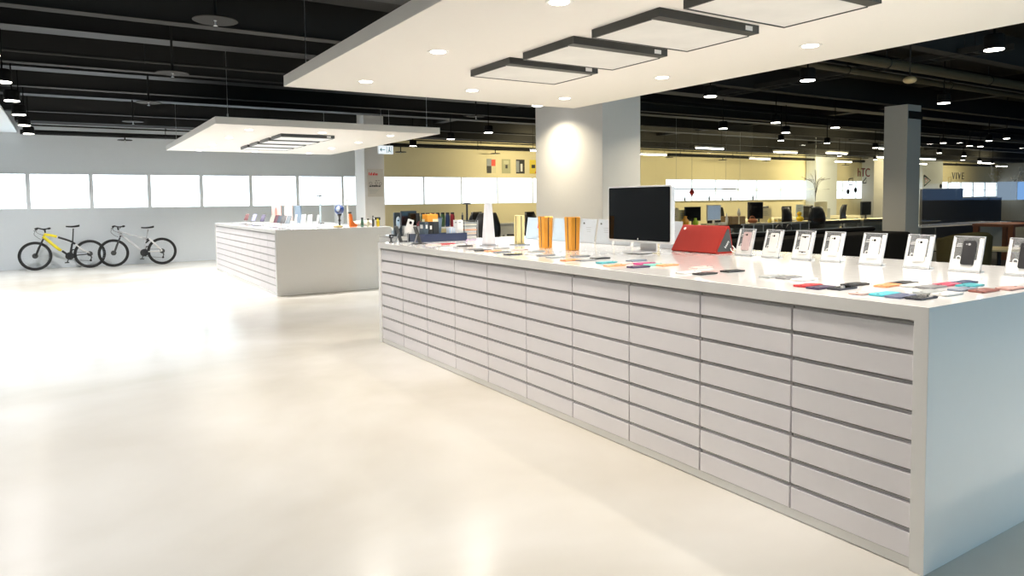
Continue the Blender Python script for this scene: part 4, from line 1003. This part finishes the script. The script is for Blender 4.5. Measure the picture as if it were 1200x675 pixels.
bm = B(); outline(bm, [(-.15, .13), (.17, .0), (-.13, -.15)], .025); xf(bm, Matrix.Diagonal((1, .2, 1, 1))); obj('triangle_ring', bm, M['blacktext'], t)
bm = B(); outline(bm, [(-.08, .06), (.06, .0), (-.07, -.07)], .012); xf(bm, Matrix.Diagonal((1, .2, 1, 1))); obj('inner_ring', bm, M['redtext'], t)
icons = [(15.75, 1.86, 0, 'small square outline sticker under the red lettering'), (16.3, 1.88, 2, 'small corner outline sticker under the red lettering'), (15.65, 1.62, 1, 'small dark round sticker low on the glass'), (15.95, 1.66, 1, 'second small dark round sticker low on the glass'),
         (20.3, 1.93, 0, 'yellow and dark round badge sticker on the glass below the lettering'), (19.85, 1.76, 1, 'tiny dark dot sticker beside the badge sticker')]
for x, z, kd, lab in icons:
    t = thing('glass_sticker', lab, 'sticker', (x, 9.868, z))
    bm = B()
    if kd == 1: cyl(bm, (0, 0, 0), (0, .004, 0), .06, seg=14)
    else:
        outline(bm, [(-.08, .06), (.08, .08), (.07, -.07), (-.07, -.08)] if kd == 0 else [(-.08, -.05), (.08, -.05), (.08, .08)], .014); xf(bm, Matrix.Diagonal((1, .25, 1, 1)))
    obj('sticker_shape', bm, M['blacktext'] if kd != 0 or x < 20 else cm('badge_gold', (.6, .45, .15)), t)
for x, z, lab in ((22.9, 2.12, 'white scribbled burst drawing on the glass, left one'), (24.3, 2.1, 'white scribbled burst drawing on the glass, right one')):
    t = thing('chalk_drawing', lab, 'drawing', (x, 9.868, z), group='white chalk drawings on the glass')
    bm = B()
    for k in range(16):
        a = random.uniform(0, 2*PI); r0 = random.uniform(.05, .25); r1 = r0+random.uniform(.1, .25)
        p = [(r0*math.cos(a), 0, .8*r0*math.sin(a)), ((r0+r1)/2*math.cos(a+.35), 0, .4*(r0+r1)*math.sin(a+.35)), (r1*math.cos(a+.1), 0, .8*r1*math.sin(a+.1))]
        tube(bm, smoothpath(p, 4), .010, 5)
    xf(bm, Matrix.Diagonal((1, .2, 1, 1))); obj('chalk_strokes', bm, M['white'], t)
t = thing('chalk_drawing', 'faint grey line drawing of a tree on the glass before the pale pier', 'drawing', (14.4, 9.868, 1.75), group='grey tree drawing')
bm = B()
for k in range(14):
    a = random.uniform(.2, PI-.2); r1 = random.uniform(.2, .6)
    tube(bm, smoothpath([(0, 0, -.35+.03*k), (.3*r1*math.cos(a), 0, .1), (r1*math.cos(a), 0, .5*math.sin(a)*r1+.1)], 5), .006, 4)
xf(bm, Matrix.Diagonal((1, .2, 1, 1))); obj('pencil_strokes', bm, M['blacks'], t)

# desks
def desk(x0, x1, y0, y1, z, lab, edge):
    t = thing('office_desk', lab, 'desk', ((x0+x1)/2, (y0+y1)/2, 0), group='office desks')
    w, d = (x1-x0)/2, (y1-y0)/2
    bm = B(); box(bm, -w, w, -d, d, z-.03, z); obj('desk_top', bm, M['desk'], t)
    bm = B(); box(bm, -w, w, -d-.012, -d, z-.1, z+.004); obj('front_edge', bm, edge, t)
    for sx in (-1, 1):
        for sy in (-1, 1):
            bm = B(); box(bm, sx*(w-.06)-.025, sx*(w-.06)+.025, sy*(d-.06)-.025, sy*(d-.06)+.025, .008, z-.03); obj('leg', bm, M['steel'], t)
    bm = B(); box(bm, -w+.1, w-.1, d-.1, d-.08, .3, z-.03); obj('modesty_panel', bm, M['greyboard'], t)
DZ = .78
desk(12.6, 15.9, 12.95, 13.7, DZ, 'pale yellow office desk behind the glass, nearest the big column', M['blackp'])
desk(16.0, 18.4, 12.95, 13.7, DZ, 'pale yellow office desk behind the glass, in the middle', M['steel'])
desk(18.5, 21.2, 12.95, 13.7, DZ, 'pale yellow office desk behind the glass, by the pale pier', M['blackp'])
desk(21.4, 24.4, 12.95, 13.7, DZ, 'pale yellow office desk behind the glass, behind the grey column', M['blackp'])
desk(20.0, 27.0, 16.5, 17.2, .76, 'long office desk in the back row under the windows', M['boardcream'])
def monitor(x, y, z, w, h, m, lab, case, rz=0.):
    t = thing('desk_monitor', lab, 'monitor', (x, y, z), rz, 'monitors on the office desks')
    bm = B(); rbox(bm, -w/2, w/2, -.02, .02, .12, .12+h, .01, ax=1); obj('casing', bm, case, t)
    bm = B(); box(bm, -w/2+.02, w/2-.02, -.022, -.02, .145, .095+h+.002); obj('screen', bm, m, t)
    bm = B(); box(bm, -.03, .03, -.015, .015, .012, .12); box(bm, -.12, .12, -.08, .08, 0, .012); obj('stand', bm, case, t)
monitor(14.85, 13.25, DZ+.001, .52, .42, M['monlit'], 'white framed monitor with a grey blue screen on the first office desk', M['white'])
monitor(14.1, 13.3, DZ+.001, .58, .38, M['screen'], 'black monitor left of the white framed one', M['blackp'])
monitor(16.5, 13.2, DZ+.001, .62, .48, M['screen'], 'large dark monitor on the middle office desk', M['blackp'])
monitor(19.6, 13.25, DZ+.001, .6, .46, M['boardcream'], 'cream screen beside the pale pier', M['boardcream'])
monitor(22.0, 13.25, DZ+.001, .55, .44, M['screen'], 'dark monitor left of the grey column', M['blackp'])
monitor(18.3, 13.5, DZ+.001, .4, .34, M['blacks'], 'small dark monitor behind the yellow duck', M['blacks'])
def board(x, y, w, h, m, lab, n='standing_board', z=DZ+.001):
    t = thing(n, lab, 'board', (x, y, z))
    bm = B(); box(bm, -w/2, w/2, -.01, .01, 0, h); obj('board_sheet', bm, m, t)
    bm = B(); box(bm, -w/2, w/2, -.04, .04, 0, .015); obj('foot', bm, M['white'], t)
    bm = B()
    for k in range(3): box(bm, -w*.3, w*(.3-.1*k), -.012, -.01, h*(.5+.12*k), h*(.53+.12*k))
    obj('print', bm, M['greyboard'], t)
board(13.5, 13.4, .34, .48, M['boardcream'], 'cream board standing at the left end of the first desk')
board(13.9, 13.45, .34, .42, cm('pale_yellow_board', (.85, .8, .45)), 'pale yellow board standing beside the cream one')
board(17.15, 13.35, .5, .42, M['boardcream'], 'cream board with notes on the middle desk')
board(20.3, 13.5, .3, .36, M['greyboard'], 'grey board at the end of the third desk')
board(18.85, 13.45, .34, .5, cm('pale_blue_board', (.6, .7, .78)), 'pale blue board by the pale pier')
def vase(x, y, r, h, m, lab, cat, n, z=DZ+.001):
    t = thing(n, lab, cat, (x, y, z))
    bm = B(); lathe(bm, [(0, 0), (r*.7, 0), (r, h*.35), (r*.9, h*.6), (r*.4, h*.8), (r*.5, h), (r*.4, h), (r*.3, h*.8), (0, h*.75)], 20); obj('vase_body', bm, m, t, smooth=True)
    bm = B(); torus(bm, (0, 0, h), 2, r*.48, r*.06, 20, 6); obj('rim', bm, m, t)
vase(13.62, 13.1, .1, .26, cm('amber_glass', (.85, .42, .05)), 'amber vase on the first office desk', 'vase', 'amber_vase')
vase(14.0, 13.1, .08, .2, M['green'], 'lime green vase on the first office desk', 'vase', 'green_vase')
vase(15.2, 13.1, .04, .3, M['white'], 'slim white bottle right of the white framed monitor', 'bottle', 'white_bottle')
vase(17.0, 13.1, .06, .14, cm('yellow_cup', (.85, .75, .2)), 'yellow cup in front of the cream board with notes', 'cup', 'yellow_cup')
vase(15.75, 13.15, .05, .2, M['white'], 'white bottle on top of the brown carton', 'bottle', 'white_bottle', DZ+.225)
tb('cardboard_carton', 'brown cardboard carton on the first office desk', 'box', 15.3, 15.85, 13.0, 13.4, DZ+.001, .22, M['cardboard'], (('tape_strip', .45, .55, 0, 1, M['boardcream']),))
tb('paper_stack', 'pale stack of papers on the first office desk', 'paper', 14.3, 14.62, 13.0, 13.2, DZ+.001, .05, M['boardcream'], (('page_edge', 0, 1, .4, .5, M['poster']),))
tb('paper_stack', 'low white box before the white framed monitor', 'box', 14.72, 15.05, 12.98, 13.12, DZ+.001, .07, M['white'], (('print', .2, .5, .3, .6, M['poster']),))
tb('small_carton', 'small cream box on the middle desk by the dark monitor', 'box', 17.25, 17.45, 13.0, 13.15, DZ+.001, .12, M['boardcream'], (('print', .2, .7, .4, .6, M['duck']),))
t = thing('leather_bag', 'tan brown leather bag slumped at the end of the first desk', 'bag', (16.2, 13.05, DZ+.001))
bm = B(); ball(bm, (0, 0, .08), .12, (1.5, .8, .6), 20); obj('bag_body', bm, cm('tan_leather', (.45, .14, .05), .5), t, smooth=True)
bm = B(); tube(bm, smoothpath([(-.12, 0, .1), (-.08, 0, .2), (.06, 0, .19), (.12, 0, .09)]), .01); obj('strap', bm, cm('tan_leather', (.45, .14, .05), .5), t, smooth=True)
t = thing('duck_toy', 'bright yellow duck shaped plush on the desk beside the black chairs', 'toy', (18.35, 13.08, DZ+.001))
bm = B(); ball(bm, (0, 0, .085), .11, (1.1, .9, .75), 18); ball(bm, (-.03, 0, .235), .07, (1, 1, 1), 16); cyl(bm, (-.02, 0, .12), (-.03, 0, .21), .045, .04, seg=12); obj('plush_body', bm, M['duck'], t, smooth=True)
bm = B(); ball(bm, (-.105, -.01, .225), .025, (1.3, 1, .5), 10); obj('beak', bm, M['orangep'], t, smooth=True)
bm = B(); ball(bm, (-.07, -.055, .255), .009, seg=8); obj('eye', bm, M['blackp'], t)

def office_chair(x, y, rz, lab, m=None, group='black office chairs'):
    m = m or M['leather']
    t = thing('office_chair', lab, 'chair', (x, y, .009), rz, group)
    bm = B(); rbox(bm, -.27, .27, -.27, .27, .43, .53, .08); obj('seat', bm, m, t, smooth=False, bev=.02)
    bm = B(); n = 10; prev = None
    for k in range(n+1):
        u = k/n; z = .55+.68*u; yb = .25+.08*math.sin(u*PI*.9)-.02*u; w = .25+.05*math.sin(u*PI)-.06*u**3; th = .045+.02*math.sin(u*PI*2)**2
        cur = [bm.verts.new((w*math.cos(q*PI/6), yb+th*math.sin(q*PI/6)-.05*abs(math.cos(q*PI/6))**3, z)) for q in range(12)]
        if prev:
            for q in range(12): bm.faces.new((prev[q], prev[(q+1) % 12], cur[(q+1) % 12], cur[q]))
        else: bm.faces.new(cur)
        prev = cur
    bm.faces.new(prev); obj('backrest', bm, m, t, smooth=True)
    for s in (-1, 1):
        bm = B(); tube(bm, smoothpath([(s*.27, .1, .45), (s*.34, .08, .52), (s*.34, .05, .68), (s*.33, .0, .71), (s*.33, -.18, .71)]), .022); obj('armrest', bm, m, t, smooth=True)
    bm = B(); cyl(bm, (0, 0, .1), (0, 0, .43), .03, seg=12); obj('gas_column', bm, M['steel'], t)
    bm = B()
    for k in range(5):
        a = 2*PI*k/5+.3; tube(bm, [(0, 0, .11), (.3*math.cos(a), .3*math.sin(a), .075)], [.03, .018])
        cyl(bm, (.3*math.cos(a)-.012, .3*math.sin(a), .03), (.3*math.cos(a)+.012, .3*math.sin(a), .03), .03, seg=12)
    obj('star_base', bm, M['steel'], t)
    return t
ch = office_chair(7.95, 13.55, PI*.8, 'black leather office chair before the yellow wall, leftmost of three')
dup(ch, (8.35, 14.4, .009), 'black leather office chair before the yellow wall, middle of three', PI*.15)
dup(ch, (8.85, 13.6, .009), 'black leather office chair before the yellow wall, partly behind the gold tower', PI*1.15)
dup(ch, (12.95, 14.2, .009), 'black office chair behind the amber vase desk', .9)
dup(ch, (14.7, 14.4, .009), 'black office chair behind the white framed monitor', .2)
dup(ch, (16.0, 14.0, .009), 'black office chair right of the brown carton', -.3)
dup(ch, (16.4, 12.4, .009), 'black office chair in front of the large dark monitor', PI+.2)
dup(ch, (17.8, 12.35, .009), 'black office chair pulled to the middle desk, left of the yellow duck', PI-.3)
dup(ch, (18.5, 14.2, .009), 'black office chair behind the yellow duck', .1)
dup(ch, (20.6, 14.2, .009), 'black office chair behind the cream screen', -.2)
dup(ch, (22.6, 14.1, .009), 'black office chair beside the grey column', .3)
# white planter-like desk under yellow wall and posters items
t = thing('white_console', 'low white console standing before the yellow wall behind the black chairs', 'console', (12.1, 18.6, 0))
bm = B(); box(bm, -1.8, 1.8, -.25, .25, .06, .78); obj('console_body', bm, M['white'], t)
bm = B(); box(bm, -1.82, 1.82, -.27, .27, .78, .81); obj('console_top', bm, M['worktop'], t)
bm = B(); box(bm, -1.7, 1.7, -.2, .2, 0.01, .06); obj('plinth', bm, M['blackp'], t)
t = thing('folding_table', 'long pale folding table in front of the black leather chairs', 'table', (7.95, 12.3, 0))
bm = B(); box(bm, -.85, .85, -.35, .35, .72, .75); obj('table_top', bm, M['worktop'], t)
for sx in (-1, 1):
    bm = B(); 
    for sy in (-.3, .3): cyl(bm, (sx*.75, sy, 0), (sx*.75, sy, .72), .018, seg=8)
    obj('leg', bm, M['steel'], t)
# hanging red diamond and pennant below the rail
t = thing('paper_ornament', 'red paper diamond hanging before the office window', 'ornament', (14.6, 13.8, 1.67))
bm = B(); bmesh.ops.create_cone(bm, segments=4, radius1=.1, radius2=0, depth=.12, matrix=Matrix.Translation((0, 0, .06))); bmesh.ops.create_cone(bm, segments=4, radius1=0, radius2=.1, depth=.12, matrix=Matrix.Translation((0, 0, -.06))); obj('diamond', bm, cm('paper_red', (.8, .04, .03), .6), t)
bm = B(); cyl(bm, (0, 0, .12), (0, 0, 2.5), .003, seg=5); obj('string', bm, M['blackp'], t)
t = thing('linear_lamp', 'thin grey linear lamp hanging across the first office windows', 'lamp', (15.2, 14.0, 1.76))
bm = B(); box(bm, -1.4, 1.4, -.03, .03, 0, .025); obj('lamp_bar', bm, M['greyboard'], t)
bm = B(); cyl(bm, (-1.0, 0, .025), (-1.0, 0, 2.43), .003, seg=5); cyl(bm, (1.0, 0, .025), (1.0, 0, 2.43), .003, seg=5); obj('cable', bm, M['greyboard'], t)
t = thing('linear_lamp', 'thin grey linear lamp hanging before the windows near the pale pier', 'lamp', (20.6, 15.5, 1.77))
bm = B(); box(bm, -2.8, 2.8, -.03, .03, 0, .025); obj('lamp_bar', bm, M['greyboard'], t)
bm = B(); cyl(bm, (-2.0, 0, .025), (-2.0, 0, 2.43), .003, seg=5); cyl(bm, (2.0, 0, .025), (2.0, 0, 2.43), .003, seg=5); obj('cable', bm, M['greyboard'], t)
# small figures on the window ledge
for k, x in enumerate((20.0, 20.9, 22.3, 23.1, 23.6, 25.0)):
    t = thing('ledge_figurine', 'tiny dark figurine on the office window ledge, %s along' % NUM[k].replace('nearest', 'first'), 'figurine', (x, YB-.02, WB+.0), group='figurines on the window ledge')
    bm = B(); h = .08+.05*(k % 3); lathe(bm, [(0, 0), (.035, 0), (.03, h*.4), (.045, h*.6), (.015, h*.8), (.03, h), (0, h+.02)], 12); obj('figurine_body', bm, M['grille'], t, smooth=True)
bm = B(); box(bm, 19.5, 28.5, YB-.12, YB, WB-.02, WB); struct('window_sill', bm, M['white'])

# headphones on hooks / chrome frame rack in front of desks
t = thing('wire_rack', 'grey metal rack with thin posts standing before the office desks', 'rack', (12.45, 9.4, 0))
bm = B()
for k in range(8): cyl(bm, (-1.05+k*.3, 0, .0), (-1.05+k*.3, 0, .98), .012, seg=8)
obj('post', bm, M['steel'], t)
bm = B(); box(bm, -1.1, 1.1, -.02, .02, .96, .985); box(bm, -1.1, 1.1, -.02, .02, .5, .52); obj('crossbar', bm, M['steel'], t)
bm = B(); box(bm, -1.05, 1.05, .0, .01, .54, .94); obj('grey_backing', bm, M['grille'], t)
for x, lab in ((12.4, 'black headphones hanging on the wire rack, left pair'), (12.75, 'black headphones hanging on the wire rack, right pair')):
    t = thing('headphones', lab, 'headphones', (x, 9.33, .78), group='headphones on the wire rack')
    bm = B(); tube(bm, smoothpath([(-.1, 0, 0), (-.1, 0, .09), (0, 0, .16), (.1, 0, .09), (.1, 0, 0)]), .014); obj('headband', bm, M['blackp'], t, smooth=True)
    bm = B(); ball(bm, (-.1, 0, -.02), .055, (.6, .7, 1.1)); ball(bm, (.1, 0, -.02), .055, (.6, .7, 1.1)); obj('ear_cups', bm, M['leather'], t, smooth=True)

# ------------------------------------------------------------------ lounge on the right: black bench, tables, armchair
t = thing('black_bench', 'long black cloth covered bench standing behind the near counter', 'bench', (10.55, 7.25, 0))
bm = B(); box(bm, -2.35, 2.35, -.35, .35, 0, .86); obj('cloth_cover', bm, M['fabricblack'], t, bev=.04)
bm = B(); box(bm, -2.36, 2.3, .28, .40, .86, .93); obj('back_roll', bm, M['fabricblack'], t, bev=.03)
bm = B(); box(bm, -2.36, 2.34, .38, .41, .93, .94); obj('top_edge', bm, M['greyboard'], t)
t = thing('round_table', 'pale yellow round coffee table at the right behind the acrylic stands', 'table', (15.9, 6.75, .0))
bm = B(); cyl(bm, (0, 0, .40), (0, 0, .43), .62, seg=40); obj('table_top', bm, M['desk'], t)
bm = B(); cyl(bm, (0, 0, .03), (0, 0, .40), .04, seg=12); cyl(bm, (0, 0, .008), (0, 0, .03), .28, seg=28); obj('pedestal', bm, M['blackp'], t)
t = thing('wooden_table', 'red brown wooden table with square legs at the right of the lounge', 'table', (17.6, 7.3, 0))
bm = B(); box(bm, -.75, .75, -.4, .4, .82, .88); obj('table_top', bm, M['wood'], t)
for sx in (-1, 1):
    for sy in (-1, 1):
        bm = B(); box(bm, sx*.68-.05, sx*.68+.05, sy*.34-.05, sy*.34+.05, .008, .82); obj('leg', bm, M['wood'], t)
t = thing('white_table', 'long white topped table behind the red brown table', 'table', (18.7, 9.0, 0))
bm = B(); box(bm, -2.3, 2.3, -.35, .35, .77, .8); obj('table_top', bm, M['worktop'], t)
for sx in (-1, 1):
    bm = B(); box(bm, sx*2.1-.04, sx*2.1+.04, -.3, .3, .008, .77); obj('leg', bm, M['greyboard'], t)
def tubchair(x, y, rz, lab, m):
    t = thing('tub_chair', lab, 'armchair', (x, y, .009), rz)
    bm = B(); n = 20; pr = None
    for k in range(n+1):
        a = PI*(-.1+1.2*k/n); cur = []
        for (r, z) in ((.36, .1), (.44, .1), (.46, .78), (.42, .82), (.37, .78)): cur.append(bm.verts.new((r*math.cos(a), r*math.sin(a), z*(1 if z < .5 else .85+.15*math.sin(max(0, min(PI, a)))))))
        if pr:
            for q in range(5): bm.faces.new((pr[q], pr[(q+1) % 5], cur[(q+1) % 5], cur[q]))
        else: bm.faces.new(cur)
        pr = cur
    bm.faces.new(pr); obj('shell', bm, m, t, smooth=False)
    bm = B(); cyl(bm, (0, 0, .12), (0, 0, .44), .355, seg=28); obj('seat_cushion', bm, m, t, bev=.03)
    bm = B()
    for k in range(4): a = PI/4+k*PI/2; cyl(bm, (.28*math.cos(a), .28*math.sin(a), 0), (.28*math.cos(a), .28*math.sin(a), .12), .02, seg=8)
    obj('leg_frame', bm, M['blackp'], t)
tubchair(14.35, 6.7, 2.6, 'olive rounded tub chair at the right edge of the black bench', M['olivechair'])
tubchair(16.6, 5.6, 1.0, 'dark tub chair beside the pale round table', M['fabricblack'])
t = thing('dark_partition', 'tall dark partition screen behind the glass, right of the grey column', 'partition', (25.6, 12.0, 0))
bm = B(); box(bm, -2.65, -.1, -.04, .04, .008, 1.72); box(bm, -.1, 2.65, -.04, .04, .008, 1.4); obj('screen_board', bm, M['blacks'], t)
bm = B(); box(bm, -2.66, -.1, -.05, .05, 1.72, 1.74); box(bm, -.1, 2.66, -.05, .05, 1.4, 1.42); obj('top_rail', bm, M['greyboard'], t)
# two loudspeaker-like emergency dome
t = thing('ceiling_dome', 'small pale dome camera hanging below the olive pipes', 'camera', (9.6, 5.2, 3.05))
bm = B(); ball(bm, (0, 0, 0), .07, (1.2, 1.2, .7)); obj('dome', bm, cm('dome_tan', (.5, .38, .2)), t, smooth=True)
bm = B(); cyl(bm, (0, 0, .04), (0, 0, 1.1), .01, seg=6); obj('rod', bm, M['beam'], t)

# ------------------------------------------------------------------ world + camera
w = bpy.data.worlds.new('world'); sc.world = w; w.use_nodes = True
w.node_tree.nodes['Background'].inputs[0].default_value = (.6, .75, .9, 1)
w.node_tree.nodes['Background'].inputs[1].default_value = .3
cam = bpy.data.cameras.new('camera'); co = bpy.data.objects.new('camera', cam); C.objects.link(co)
r = V((.84490018, -.5348133, -.0108819)); u = V((.03981123, .04258145, .9982995)); f = V((.53344048, .84389665, -.05726865))
co.matrix_world = Matrix(((r.x, u.x, -f.x, 0), (r.y, u.y, -f.y, 0), (r.z, u.z, -f.z, 1.5), (0, 0, 0, 1)))
cam.sensor_width = 36; cam.lens = 826.61/1200*36; cam.shift_y = -55.13/1200; cam.shift_x = 0
cam.clip_start = .05; cam.clip_end = 200
sc.camera = co
sc.view_settings.view_transform = 'Standard'; sc.view_settings.look = 'None'
sc.view_settings.exposure = 0.42; sc.view_settings.gamma = 1; sc.view_settings.use_curve_mapping = False
cy = sc.cycles
cy.use_denoising = True; cy.max_bounces = 8; cy.diffuse_bounces = 4; cy.glossy_bounces = 4; cy.transparent_max_bounces = 16; cy.transmission_bounces = 6
cy.sample_clamp_indirect = 6; cy.caustics_reflective = False; cy.caustics_refractive = False
